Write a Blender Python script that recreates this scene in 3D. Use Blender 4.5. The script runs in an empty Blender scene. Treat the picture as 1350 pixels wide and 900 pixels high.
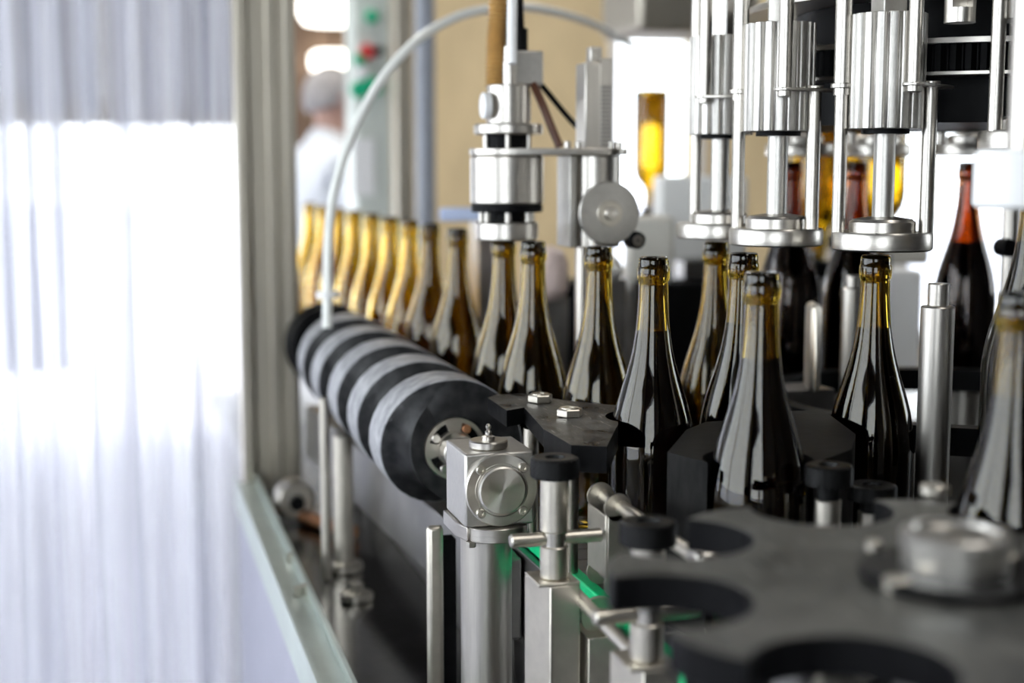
import bpy, bmesh, math, random
from mathutils import Vector, Matrix
random.seed(7)
PI = math.pi
sc = bpy.context.scene
COL = sc.collection

# ------------------------------------------------------------------ camera
CZ = 1.377
PSI = math.radians(15.64)      # the camera looks to the right of the machine's long axis (+Y)
TH = math.radians(6.93)        # and slightly down
F = 1875.0                     # focal length in pixels of a 1350 px wide frame
cam_d = bpy.data.cameras.new('camera')
cam = bpy.data.objects.new('camera', cam_d)
COL.objects.link(cam)
cam.location = (0, 0, CZ)
cam.rotation_euler = (PI / 2 - TH, 0, -PSI)
cam_d.sensor_width = 36
cam_d.lens = 50
cam_d.clip_start = 0.02
cam_d.dof.use_dof = True
cam_d.dof.focus_distance = 1.30
cam_d.dof.aperture_fstop = 2.9
cam_d.dof.aperture_blades = 0
sc.camera = cam

# ------------------------------------------------------------------ view, sky, lamps
sc.view_settings.view_transform = 'Standard'
sc.view_settings.look = 'None'
sc.view_settings.gamma = 1
sc.view_settings.use_curve_mapping = False
sc.view_settings.exposure = -0.08
sc.cycles.max_bounces = 14
sc.cycles.transmission_bounces = 12
sc.cycles.transparent_max_bounces = 16
sc.cycles.caustics_refractive = True
sc.cycles.sample_clamp_indirect = 6

wd = bpy.data.worlds.new('overcast_sky')
sc.world = wd
wd.use_nodes = True
bgn = wd.node_tree.nodes['Background']
bgn.inputs[0].default_value = (0.90, 0.95, 1.0, 1)
bgn.inputs[1].default_value = 7.0


def area_lamp(name, loc, rot, sx, sy, power, col=(1, 1, 1)):
    d = bpy.data.lights.new(name, 'AREA')
    d.shape = 'RECTANGLE'; d.size = sx; d.size_y = sy
    d.energy = power; d.color = col
    o = bpy.data.objects.new(name, d); COL.objects.link(o)
    o.location = loc; o.rotation_euler = rot
    return o


# added fill lights under the ceiling, out of view (same strips as the fixtures built below)
area_lamp('added_fill_light', (1.2, -0.6, 3.86), (0, 0, 0), 0.5, 2.4, 30, (1, 0.97, 0.92))
area_lamp('added_fill_light', (0.2, 4.6, 3.86), (0, 0, 0), 0.5, 2.4, 60, (1, 0.97, 0.92))
area_lamp('added_fill_light', (3.0, 4.6, 3.86), (0, 0, 0), 0.5, 2.4, 60, (1, 0.97, 0.92))

# ------------------------------------------------------------------ projection helpers (pixel of the photo -> point in the hall)
CT, ST, CP, SP = math.cos(TH), math.sin(TH), math.cos(PSI), math.sin(PSI)


def ray(px, py):
    xc = (px - 675) / F
    yc = (450 - py) / F
    fwd = Vector((CT * SP, CT * CP, -ST))
    rt = Vector((CP, -SP, 0))
    up = Vector((ST * SP, ST * CP, CT))
    return fwd + rt * xc + up * yc


def W(px, py, d): return Vector((0, 0, CZ)) + ray(px, py) * d
def onz(px, py, z):
    r = ray(px, py); return Vector((0, 0, CZ)) + r * ((z - CZ) / r.z)
def onY(px, py, Y):
    r = ray(px, py); return Vector((0, 0, CZ)) + r * (Y / r.y)
def onX(px, py, X):
    r = ray(px, py); return Vector((0, 0, CZ)) + r * (X / r.x)
def zpy(py, d): return CZ + d * ((450 - py) / F * CT - ST)
def ground(px, d, z=0.0):
    """point at depth d under pixel column px (taken near mid height)"""
    p = W(px, 400, d); return Vector((p.x, p.y, z))


# ------------------------------------------------------------------ materials
MATS = {}


def new_mat(name):
    m = bpy.data.materials.new(name); m.use_nodes = True
    MATS[name] = m
    return m, m.node_tree, m.node_tree.nodes['Principled BSDF']


def solid(name, col, rough=0.5, metal=0.0, spec=0.5, noise=0.0, nscale=30, stretch=(1, 1, 1), bump=0.0, rvar=0.0, coat=0.0, col2=None):
    m, nt, b = new_mat(name)
    b.inputs['Base Color'].default_value = (*col, 1)
    b.inputs['Roughness'].default_value = rough
    b.inputs['Metallic'].default_value = metal
    b.inputs['Specular IOR Level'].default_value = spec
    b.inputs['Coat Weight'].default_value = coat
    if noise or bump or rvar or col2:
        tc = nt.nodes.new('ShaderNodeTexCoord')
        mp = nt.nodes.new('ShaderNodeMapping')
        mp.inputs['Scale'].default_value = stretch
        nz = nt.nodes.new('ShaderNodeTexNoise')
        nz.inputs['Scale'].default_value = nscale
        nz.inputs['Detail'].default_value = 6
        nz.inputs['Roughness'].default_value = 0.65
        nt.links.new(tc.outputs['Object'], mp.inputs['Vector'])
        nt.links.new(mp.outputs[0], nz.inputs['Vector'])
        if noise or col2:
            cr = nt.nodes.new('ShaderNodeValToRGB')
            c2 = col2 or tuple(min(1, c * (1 + noise)) for c in col)
            c1 = col if col2 else tuple(c * (1 - noise) for c in col)
            cr.color_ramp.elements[0].color = (*c1, 1); cr.color_ramp.elements[0].position = 0.35
            cr.color_ramp.elements[1].color = (*c2, 1); cr.color_ramp.elements[1].position = 0.68
            nt.links.new(nz.outputs['Fac'], cr.inputs[0])
            nt.links.new(cr.outputs[0], b.inputs['Base Color'])
        if rvar:
            mr = nt.nodes.new('ShaderNodeMapRange')
            mr.inputs['To Min'].default_value = max(0.02, rough - rvar)
            mr.inputs['To Max'].default_value = rough + rvar
            nt.links.new(nz.outputs['Fac'], mr.inputs[0])
            nt.links.new(mr.outputs[0], b.inputs['Roughness'])
        if bump:
            bp = nt.nodes.new('ShaderNodeBump')
            bp.inputs['Strength'].default_value = bump
            bp.inputs['Distance'].default_value = 0.0006
            nt.links.new(nz.outputs['Fac'], bp.inputs['Height'])
            nt.links.new(bp.outputs[0], b.inputs['Normal'])
    return m


STEEL = solid('brushed_steel', (0.54, 0.51, 0.465), 0.31, 1.0, noise=0.07, nscale=60, stretch=(1, 1, 12), bump=0.15, rvar=0.07)
STEELV = solid('brushed_steel_vertical', (0.54, 0.51, 0.465), 0.33, 1.0, noise=0.08, nscale=220, stretch=(1, 1, 0.04), bump=0.1, rvar=0.06)
ALU = solid('cast_aluminium', (0.54, 0.52, 0.485), 0.40, 1.0, noise=0.06, nscale=160, bump=0.2, rvar=0.06)
WARM = solid('bead_blasted_steel', (0.58, 0.54, 0.47), 0.36, 1.0, noise=0.08, nscale=40, bump=0.12, rvar=0.06)
DULL = solid('dull_steel', (0.30, 0.29, 0.28), 0.38, 1.0, noise=0.2, nscale=14, rvar=0.12)
DECKM = solid('wet_deck_steel', (0.16, 0.155, 0.15), 0.20, 1.0, noise=0.35, nscale=9, rvar=0.14, bump=0.2)
FRAME = solid('frame_steel', (0.50, 0.46, 0.38), 0.42, 1.0, noise=0.08, nscale=200, stretch=(1, 1, 0.05), rvar=0.05)
RAILM = solid('pale_green_rail', (0.62, 0.68, 0.63), 0.35, 0.6, noise=0.08, nscale=12, rvar=0.08)
LAV = solid('lavender_grey_sheet', (0.52, 0.52, 0.60), 0.38, 0.75, noise=0.05, nscale=14, rvar=0.05)
BLACK = solid('black_polymer', (0.004, 0.004, 0.0045), 0.45, spec=0.08, noise=0.3, nscale=80, bump=0.3, rvar=0.1)
RUBBER = solid('knurled_black_plastic', (0.006, 0.006, 0.006), 0.38, spec=0.2, noise=0.2, nscale=90, bump=0.2)
BLOCK = solid('black_nylon_block', (0.006, 0.006, 0.006), 0.5, spec=0.08, nscale=60, rvar=0.1, bump=0.4, stretch=(1, 1, 0.3), col2=(0.022, 0.021, 0.020))
LAND = solid('screw_land', (0.15, 0.15, 0.16), 0.42, 0.0, nscale=70, rvar=0.1, bump=0.3, col2=(0.27, 0.27, 0.28))
GROOVE = solid('screw_groove', (0.012, 0.012, 0.013), 0.36, 0.0, nscale=50, rvar=0.08, bump=0.2, col2=(0.03, 0.03, 0.03))
GREEN = solid('green_strip', (0.0, 0.55, 0.20), 0.35, spec=0.4, noise=0.1, nscale=40)
WHITEP = solid('white_plastic', (0.88, 0.88, 0.87), 0.35, noise=0.02)
HOSEM = solid('milky_hose', (0.84, 0.85, 0.80), 0.3, noise=0.03)
BROWN = solid('amber_ribbed_hose', (0.50, 0.30, 0.10), 0.35, noise=0.15, nscale=60)
BROWNC = solid('brown_cable', (0.10, 0.035, 0.015), 0.4, noise=0.1)
GREYP = solid('grey_pipe', (0.30, 0.32, 0.36), 0.45, noise=0.06)
WINE = solid('red_wine', (0.006, 0.0012, 0.0015), 0.04, spec=0.25, noise=0.05, nscale=5)
RUST = solid('rusty_bolt', (0.42, 0.20, 0.10), 0.5, 0.7, noise=0.4, nscale=60)
PAINTB = solid('beige_wall_paint', (0.72, 0.57, 0.33), 0.8, noise=0.16, nscale=2.5, stretch=(1, 1, 0.4))
PAINTG = solid('grey_wall_paint', (0.11, 0.11, 0.105), 0.8, noise=0.08, nscale=2)
PAINTW = solid('white_wall_paint', (0.78, 0.78, 0.76), 0.8, noise=0.04, nscale=3)
PAINTD = solid('dark_wall_paint', (0.07, 0.065, 0.06), 0.8, noise=0.15, nscale=2)
BROWNW = solid('brown_wood_panel', (0.22, 0.14, 0.09), 0.6, noise=0.3, nscale=4, stretch=(1, 1, 0.2))
CONC = solid('pale_concrete', (0.56, 0.56, 0.66), 0.5, noise=0.06, nscale=3, rvar=0.1, bump=0.2)
YARD = solid('yard_concrete', (0.60, 0.60, 0.66), 0.8, noise=0.05, nscale=2)
CABM = solid('cabinet_grey_green', (0.62, 0.66, 0.60), 0.4, noise=0.05, nscale=6)
SHIRT = solid('white_shirt_cotton', (0.80, 0.82, 0.86), 0.8, noise=0.03, nscale=20, bump=0.3)
SKIN = solid('skin', (0.60, 0.36, 0.28), 0.5, noise=0.08, nscale=12)
HAIR = solid('grey_hair', (0.42, 0.39, 0.38), 0.7, noise=0.3, nscale=60, stretch=(1, 1, 0.3), bump=0.6)
TROU = solid('dark_trousers', (0.04, 0.045, 0.06), 0.8, noise=0.1)
REDB = solid('red_button', (0.65, 0.05, 0.05), 0.4, noise=0.05)
GREENB = solid('green_button', (0.0, 0.45, 0.22), 0.4, noise=0.05)
PAPER = solid('white_paper', (0.86, 0.86, 0.85), 0.7, noise=0.02)
BLUEC = solid('pale_blue_plastic', (0.42, 0.50, 0.70), 0.35, noise=0.05)
PINK = solid('pinkish_machine_paint', (0.62, 0.50, 0.46), 0.5, noise=0.2, nscale=14)
BEIGEM = solid('beige_machine_paint', (0.60, 0.58, 0.52), 0.5, noise=0.08, nscale=8)


def screw_material():  # window sheen on the lands and groove shadow are put into the colour
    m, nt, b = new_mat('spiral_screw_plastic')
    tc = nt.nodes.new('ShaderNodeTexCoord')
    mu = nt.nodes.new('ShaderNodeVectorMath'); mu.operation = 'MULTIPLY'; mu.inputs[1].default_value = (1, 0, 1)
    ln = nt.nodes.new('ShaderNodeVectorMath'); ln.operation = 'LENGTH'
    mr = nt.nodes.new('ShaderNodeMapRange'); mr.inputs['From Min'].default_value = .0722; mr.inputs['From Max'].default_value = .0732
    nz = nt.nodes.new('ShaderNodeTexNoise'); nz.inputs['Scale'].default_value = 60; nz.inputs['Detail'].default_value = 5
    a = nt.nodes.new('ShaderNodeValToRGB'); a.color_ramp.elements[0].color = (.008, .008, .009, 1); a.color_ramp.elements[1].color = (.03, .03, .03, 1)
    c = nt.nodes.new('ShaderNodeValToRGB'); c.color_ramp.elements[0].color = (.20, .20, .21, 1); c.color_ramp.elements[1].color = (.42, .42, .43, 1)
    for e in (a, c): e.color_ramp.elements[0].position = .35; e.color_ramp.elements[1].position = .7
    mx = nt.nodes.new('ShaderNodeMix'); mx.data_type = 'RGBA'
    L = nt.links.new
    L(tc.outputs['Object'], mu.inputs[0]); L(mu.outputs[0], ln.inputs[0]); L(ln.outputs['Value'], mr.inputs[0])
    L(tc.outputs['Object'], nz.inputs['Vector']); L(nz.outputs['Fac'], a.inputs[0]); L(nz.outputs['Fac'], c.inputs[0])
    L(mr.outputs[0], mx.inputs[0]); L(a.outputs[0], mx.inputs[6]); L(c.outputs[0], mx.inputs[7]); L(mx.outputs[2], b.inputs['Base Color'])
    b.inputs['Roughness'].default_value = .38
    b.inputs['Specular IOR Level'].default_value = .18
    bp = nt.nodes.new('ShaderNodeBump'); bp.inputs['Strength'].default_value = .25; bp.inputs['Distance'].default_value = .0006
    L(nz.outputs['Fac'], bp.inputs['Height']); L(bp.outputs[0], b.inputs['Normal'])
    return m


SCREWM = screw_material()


def turned(name, col, rough, axis):
    m = solid(name, col, rough, 1.0, noise=0.04, nscale=120)
    nt = m.node_tree; b = nt.nodes['Principled BSDF']
    tg = nt.nodes.new('ShaderNodeTangent'); tg.direction_type = 'RADIAL'; tg.axis = axis
    nt.links.new(tg.outputs[0], b.inputs['Tangent'])
    b.inputs['Anisotropic'].default_value = 0.85
    return m


TURNY = turned('turned_steel_face', (0.60, 0.57, 0.52), 0.30, 'Y')
TURNZ = turned('turned_steel_top', (0.66, 0.63, 0.58), 0.30, 'Z')


def worn(name, dark, mid, light, scale):
    """scuffed plate: dark base, large rubbed patches, fine pale specks and scratches"""
    m, nt, b = new_mat(name)
    L = nt.links.new
    tc = nt.nodes.new('ShaderNodeTexCoord')
    n1 = nt.nodes.new('ShaderNodeTexNoise'); n1.inputs['Scale'].default_value = scale; n1.inputs['Detail'].default_value = 8; n1.inputs['Roughness'].default_value = .7; n1.inputs['Distortion'].default_value = .6
    mp = nt.nodes.new('ShaderNodeMapping'); mp.inputs['Scale'].default_value = (1, .12, 1); mp.inputs['Rotation'].default_value = (0, 0, .5)
    n2 = nt.nodes.new('ShaderNodeTexNoise'); n2.inputs['Scale'].default_value = 420; n2.inputs['Detail'].default_value = 3
    L(tc.outputs['Object'], n1.inputs['Vector']); L(tc.outputs['Object'], mp.inputs[0]); L(mp.outputs[0], n2.inputs['Vector'])
    r1 = nt.nodes.new('ShaderNodeValToRGB'); e = r1.color_ramp.elements
    e[0].position = .40; e[0].color = (*dark, 1); e[1].position = .62; e[1].color = (*mid, 1)
    r2 = nt.nodes.new('ShaderNodeValToRGB'); e = r2.color_ramp.elements
    e[0].position = .62; e[0].color = (0, 0, 0, 1); e[1].position = .74; e[1].color = (1, 1, 1, 1)
    mx = nt.nodes.new('ShaderNodeMix'); mx.data_type = 'RGBA'
    L(n1.outputs['Fac'], r1.inputs[0]); L(n2.outputs['Fac'], r2.inputs[0])
    L(r2.outputs[0], mx.inputs[0]); L(r1.outputs[0], mx.inputs[6]); mx.inputs[7].default_value = (*light, 1)
    L(mx.outputs[2], b.inputs['Base Color'])
    mr = nt.nodes.new('ShaderNodeMapRange'); mr.inputs['From Min'].default_value = .35; mr.inputs['From Max'].default_value = .65; mr.inputs['To Min'].default_value = .26; mr.inputs['To Max'].default_value = .58
    L(n1.outputs['Fac'], mr.inputs[0]); L(mr.outputs[0], b.inputs['Roughness'])
    b.inputs['Specular IOR Level'].default_value = .4
    bp = nt.nodes.new('ShaderNodeBump'); bp.inputs['Strength'].default_value = .5; bp.inputs['Distance'].default_value = .0005
    L(n2.outputs['Fac'], bp.inputs['Height']); L(bp.outputs[0], b.inputs['Normal'])
    return m


WORN = worn('worn_black_plate', (.012, .012, .011), (.085, .078, .065), (.30, .28, .24), 30)
STARM = worn('worn_grey_star_plate', (.035, .035, .032), (.135, .13, .115), (.30, .30, .27), 17)


def lamp_mat(name, col, strength):
    m, nt, b = new_mat(name)
    b.inputs['Base Color'].default_value = (*col, 1)
    b.inputs['Emission Color'].default_value = (*col, 1)
    b.inputs['Emission Strength'].default_value = strength
    return m


LAMP = lamp_mat('lit_lamp_diffuser', (1, 0.97, 0.88), 5.0)


def glass_mat(name, col, rough=0.0, ior=1.5):
    m, nt, b = new_mat(name)
    b.inputs['Base Color'].default_value = (*col, 1)
    b.inputs['Transmission Weight'].default_value = 1
    b.inputs['Roughness'].default_value = rough
    b.inputs['IOR'].default_value = ior
    tc = nt.nodes.new('ShaderNodeTexCoord')
    nz = nt.nodes.new('ShaderNodeTexNoise'); nz.inputs['Scale'].default_value = 12; nz.inputs['Detail'].default_value = 1
    bp = nt.nodes.new('ShaderNodeBump'); bp.inputs['Strength'].default_value = 0.02; bp.inputs['Distance'].default_value = 0.0006
    nt.links.new(tc.outputs['Object'], nz.inputs['Vector'])
    nt.links.new(nz.outputs['Fac'], bp.inputs['Height'])
    nt.links.new(bp.outputs[0], b.inputs['Normal'])
    return m


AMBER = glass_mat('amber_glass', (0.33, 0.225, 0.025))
AMBER_BACKLIT = glass_mat('backlit_amber_glass', (0.68, 0.50, 0.07))  # same amber glass, bright window behind it put into a lighter colour
AMBER_REDLIT = glass_mat('red_lit_amber_glass', (0.34, 0.11, 0.02))  # same amber glass, red glow above the wine put into its colour


def clear_mat(name, tint, milk, rough, gl):
    m, nt, b = new_mat(name)
    nt.nodes.remove(b)
    out = nt.nodes['Material Output']
    tr = nt.nodes.new('ShaderNodeBsdfTransparent'); tr.inputs[0].default_value = (*tint, 1)
    tl = nt.nodes.new('ShaderNodeBsdfTranslucent'); tl.inputs[0].default_value = (0.86, 0.87, 0.93, 1)
    df = nt.nodes.new('ShaderNodeBsdfDiffuse'); df.inputs[0].default_value = (0.86, 0.87, 0.93, 1)
    gs = nt.nodes.new('ShaderNodeBsdfGlossy'); gs.inputs['Roughness'].default_value = rough
    m0 = nt.nodes.new('ShaderNodeMixShader'); m0.inputs[0].default_value = 0.4
    m1 = nt.nodes.new('ShaderNodeMixShader'); m1.inputs[0].default_value = milk
    m2 = nt.nodes.new('ShaderNodeMixShader')
    lw = nt.nodes.new('ShaderNodeLayerWeight'); lw.inputs[0].default_value = gl
    if milk > 0.1:
        tc = nt.nodes.new('ShaderNodeTexCoord')
        mp = nt.nodes.new('ShaderNodeMapping'); mp.inputs['Scale'].default_value = (1, 1, 0.03)
        nz = nt.nodes.new('ShaderNodeTexNoise'); nz.inputs['Scale'].default_value = 38; nz.inputs['Detail'].default_value = 3
        mr = nt.nodes.new('ShaderNodeMapRange'); mr.inputs['From Min'].default_value = 0.3; mr.inputs['From Max'].default_value = 0.7
        mr.inputs['To Min'].default_value = milk * 0.45; mr.inputs['To Max'].default_value = min(1, milk * 1.7)
        nt.links.new(tc.outputs['Object'], mp.inputs[0]); nt.links.new(mp.outputs[0], nz.inputs['Vector'])
        nt.links.new(nz.outputs['Fac'], mr.inputs[0]); nt.links.new(mr.outputs[0], m1.inputs[0])
    nt.links.new(df.outputs[0], m0.inputs[1]); nt.links.new(tl.outputs[0], m0.inputs[2])
    nt.links.new(tr.outputs[0], m1.inputs[1]); nt.links.new(m0.outputs[0], m1.inputs[2])
    nt.links.new(m1.outputs[0], m2.inputs[1]); nt.links.new(gs.outputs[0], m2.inputs[2])
    nt.links.new(lw.outputs['Fresnel'], m2.inputs[0])
    nt.links.new(m2.outputs[0], out.inputs[0])
    return m


PVC = clear_mat('clear_pvc_strip', (0.95, 0.95, 0.97), 0.40, 0.12, 0.14)
PANE = clear_mat('window_glass', (0.97, 0.98, 0.98), 0.02, 0.0, 0.3)


# ------------------------------------------------------------------ mesh helpers
class MB:
    def __init__(s): s.v = []; s.f = []; s.mi = []

    def add(s, verts, faces, mi=0):
        n = len(s.v); s.v += [Vector(v) for v in verts]
        s.f += [tuple(i + n for i in f) for f in faces]; s.mi += [mi] * len(faces)
        return s

    def box(s, c, size, rz=0.0, mi=0):
        x, y, z = [a / 2 for a in size]; c = Vector(c); R = Matrix.Rotation(rz, 3, 'Z')
        vs = [c + R @ Vector((i * x, j * y, k * z)) for k in (-1, 1) for j in (-1, 1) for i in (-1, 1)]
        return s.add(vs, [(0, 2, 3, 1), (4, 5, 7, 6), (0, 1, 5, 4), (2, 6, 7, 3), (0, 4, 6, 2), (1, 3, 7, 5)], mi)

    def bar(s, x0, x1, y0, y1, z0, z1, mi=0):
        return s.box(((x0 + x1) / 2, (y0 + y1) / 2, (z0 + z1) / 2), (x1 - x0, y1 - y0, z1 - z0), 0, mi)

    def lathe(s, prof, c=(0, 0, 0), seg=32, axis=(0, 0, 1), mi=0, closed=False):
        """prof: list of (r, h) along axis from c"""
        a = Vector(axis).normalized(); c = Vector(c)
        u = a.orthogonal().normalized() if abs(a.z) < 0.99 else Vector((1, 0, 0))
        w = a.cross(u)
        vs, fs, rings = [], [], []
        for r, h in prof:
            if r < 1e-7:
                rings.append([len(vs)]); vs.append(c + a * h)
            else:
                rings.append(list(range(len(vs), len(vs) + seg)))
                for k in range(seg):
                    t = 2 * PI * k / seg
                    vs.append(c + a * h + (u * math.cos(t) + w * math.sin(t)) * r)
        prs = list(zip(rings, rings[1:]))
        if closed: prs.append((rings[-1], rings[0]))
        for A, B in prs:
            for k in range(seg):
                k2 = (k + 1) % seg
                if len(A) == 1 and len(B) == 1: continue
                if len(A) == 1: fs.append((A[0], B[k2], B[k]))
                elif len(B) == 1: fs.append((A[k], A[k2], B[0]))
                else: fs.append((A[k], A[k2], B[k2], B[k]))
        return s.add(vs, fs, mi)

    def cyl(s, p0, p1, r, r1=None, seg=24, mi=0, bev=0.0):
        p0 = Vector(p0); p1 = Vector(p1); L = (p1 - p0).length; r1 = r if r1 is None else r1
        if bev: prof = [(0, 0), (r - bev, 0), (r, bev), (r1, L - bev), (r1 - bev, L), (0, L)]
        else: prof = [(0, 0), (r, 0), (r1, L), (0, L)]
        return s.lathe(prof, p0, seg, p1 - p0, mi)

    def ring(s, c, r0, r1, h, axis=(0, 0, 1), seg=32, mi=0):
        return s.lathe([(r0, 0), (r1, 0), (r1, h), (r0, h)], c, seg, axis, mi, closed=True)

    def prism(s, poly, z0, z1, mi=0):
        n = len(poly)
        vs = [Vector((p[0], p[1], z0)) for p in poly] + [Vector((p[0], p[1], z1)) for p in poly]
        return s.add(vs, [tuple(range(n - 1, -1, -1)), tuple(range(n, 2 * n))] + [(i, (i + 1) % n, n + (i + 1) % n, n + i) for i in range(n)], mi)

    def tube(s, pts, r, seg=12, mi=0):
        pts = [Vector(p) for p in pts]; n = len(pts)
        rr = r if isinstance(r, (list, tuple)) else [r] * n
        t0 = (pts[1] - pts[0]).normalized(); u = t0.orthogonal().normalized()
        vs, fs = [], []
        for i, p in enumerate(pts):
            t = (pts[min(i + 1, n - 1)] - pts[max(i - 1, 0)]).normalized()
            u = (u - t * u.dot(t)).normalized(); w = t.cross(u)
            for k in range(seg):
                a = 2 * PI * k / seg
                vs.append(p + (u * math.cos(a) + w * math.sin(a)) * rr[i])
        for i in range(n - 1):
            for k in range(seg):
                k2 = (k + 1) % seg
                fs.append((i * seg + k, i * seg + k2, (i + 1) * seg + k2, (i + 1) * seg + k))
        fs.append(tuple(range(seg - 1, -1, -1))); fs.append(tuple((n - 1) * seg + k for k in range(seg)))
        return s.add(vs, fs, mi)

    def move(s, off):
        off = Vector(off); s.v = [v + off for v in s.v]; return s


def mesh_of(name, mb, mats, angle=32):
    me = bpy.data.meshes.new(name)
    bm = bmesh.new()
    vs = [bm.verts.new(v) for v in mb.v]
    for f, mi in zip(mb.f, mb.mi):
        try:
            fc = bm.faces.new([vs[i] for i in f]); fc.material_index = mi; fc.smooth = True
        except ValueError:
            pass
    bmesh.ops.recalc_face_normals(bm, faces=bm.faces)
    bm.to_mesh(me); bm.free()
    for m in (mats if isinstance(mats, (list, tuple)) else [mats]): me.materials.append(m)
    me.set_sharp_from_angle(angle=math.radians(angle))
    return me


def tag(o, label=None, cat=None, group=None, kind=None):
    if label: o['label'] = label
    if cat: o['category'] = cat
    if group: o['group'] = group
    if kind: o['kind'] = kind
    return o


def obj(name, mb, mat, parent=None, label=None, bevel=0.0, world=False, angle=32, bseg=2):
    """world=True: mb is in hall coordinates and is moved into the parent's frame"""
    root = parent
    while root is not None and root.parent is not None: root = root.parent
    if world and root is not None: mb.move(-root.location)
    o = bpy.data.objects.new(name, mesh_of(name, mb, mat, angle))
    COL.objects.link(o)
    if parent is not None: o.parent = parent
    if label: o['label'] = label
    if bevel:
        b = o.modifiers.new('bevel', 'BEVEL'); b.width = bevel; b.segments = bseg
        b.limit_method = 'ANGLE'; b.angle_limit = math.radians(35); b.harden_normals = False
    return o


def single(name, mb, mat, loc, label, cat, group=None, kind=None, bevel=0.0, world=True, angle=32):
    """a top-level thing that is one mesh, origin at loc"""
    if world: mb.move(-Vector(loc))
    o = bpy.data.objects.new(name, mesh_of(name, mb, mat, angle)); COL.objects.link(o)
    o.location = loc; tag(o, label, cat, group, kind)
    if bevel:
        b = o.modifiers.new('bevel', 'BEVEL'); b.width = bevel; b.segments = 2
        b.limit_method = 'ANGLE'; b.angle_limit = math.radians(35)
    return o


def thing(name, label, cat, loc, group=None, rz=0.0):
    o = bpy.data.objects.new(name, None); COL.objects.link(o)
    o.location = loc; o.rotation_euler = (0, 0, rz); o.empty_display_size = 0.05
    return tag(o, label, cat, group)


def copy_tree(o, parent=None):
    c = o.copy(); COL.objects.link(c)
    if parent is not None: c.parent = parent
    for ch in [x for x in list(bpy.data.objects) if x.parent == o]: copy_tree(ch, c)
    return c


def struct(name, mb, mat, parent=None, label=None, bevel=0.0):
    o = obj(name, mb, mat, parent, bevel=bevel)
    if parent is None: o['kind'] = 'structure'
    if label: o['label'] = label
    return o


def topside(o, side=None):
    """worn upper face, all other faces black"""
    o.data.materials.append(BLACK)
    for p in o.data.polygons:
        if p.normal.z < .6: p.material_index = 1
    return o


def cut(o, cutters):
    """boolean difference with a list of MB solids, applied to the mesh data"""
    tmp = []
    for c in cutters:
        k = bpy.data.objects.new('cutter', mesh_of('cutter', c, BLACK)); COL.objects.link(k); tmp.append(k)
        k.matrix_world = o.matrix_world if o.parent is None else Matrix.Translation(o.parent.location)
        md = o.modifiers.new('cut', 'BOOLEAN'); md.operation = 'DIFFERENCE'; md.object = k; md.solver = 'EXACT'
    bpy.context.view_layer.update()
    dg = bpy.context.evaluated_depsgraph_get()
    me = bpy.data.meshes.new_from_object(o.evaluated_get(dg))
    for md in [m for m in o.modifiers if m.type == 'BOOLEAN']: o.modifiers.remove(md)
    o.data = me
    me.set_sharp_from_angle(angle=math.radians(32))
    for k in tmp: bpy.data.objects.remove(k)


# ================================================================== THE HALL
FY = 7.5
X0, X1, YB, ZC = -4.0, 6.5, -3.0, 4.0


def wall_rects(u0, u1, z0, z1, holes):
    us = sorted({u0, u1, *[h[0] for h in holes], *[h[1] for h in holes]})
    zs = sorted({z0, z1, *[h[2] for h in holes], *[h[3] for h in holes]})
    out = []
    for a, b in zip(us, us[1:]):
        for c, d in zip(zs, zs[1:]):
            m, n = (a + b) / 2, (c + d) / 2
            if not any(h[0] < m < h[1] and h[2] < n < h[3] for h in holes): out.append((a, b, c, d))
    return out


struct('floor', MB().bar(X0 - .2, X1 + .2, YB - .2, FY + .2, -0.12, 0), CONC)
struct('ceiling', MB().bar(X0 - .2, X1 + .2, YB - .2, FY + .2, ZC, ZC + .12), PAINTG)
single('yard', MB().bar(-30, 30, FY + .2, 60, -0.2, -0.05), YARD, (0, 12, -0.1), 'pale concrete yard outside the big opening', 'yard', kind='structure')
single('side_yard', MB().bar(-30, X0 - .2, -20, FY + .2, -0.2, -0.05), YARD, (-8, 2, -0.1), 'pale concrete yard beside the hall', 'yard', kind='structure')

# far wall: a wide doorway on the left, two windows further right
dr = onY(313, 300, FY).x
dtop = onY(200, 165, FY).z
wa0 = onY(812, 200, FY).x; wa1 = onY(913, 200, FY).x
wat = onY(860, 40, FY).z; wab = onY(860, 350, FY).z
wb0 = onY(1120, 300, FY).x; wb1 = onY(1345, 300, FY).x
wbt = onY(1200, 150, FY).z; wbb = onY(1200, 440, FY).z
holes = [(-3.2, dr, 0.0, dtop), (wa0, wa1, wab, wat), (wb0, wb1, wbb, wbt)]
xs = onY(396, 200, FY).x
mb = MB()
for a, b, c, d in wall_rects(X0, X1, 0, ZC, holes):
    mb.bar(a, b, FY, FY + .15, c, d)
struct('wall_far', mb, PAINTB)
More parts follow.
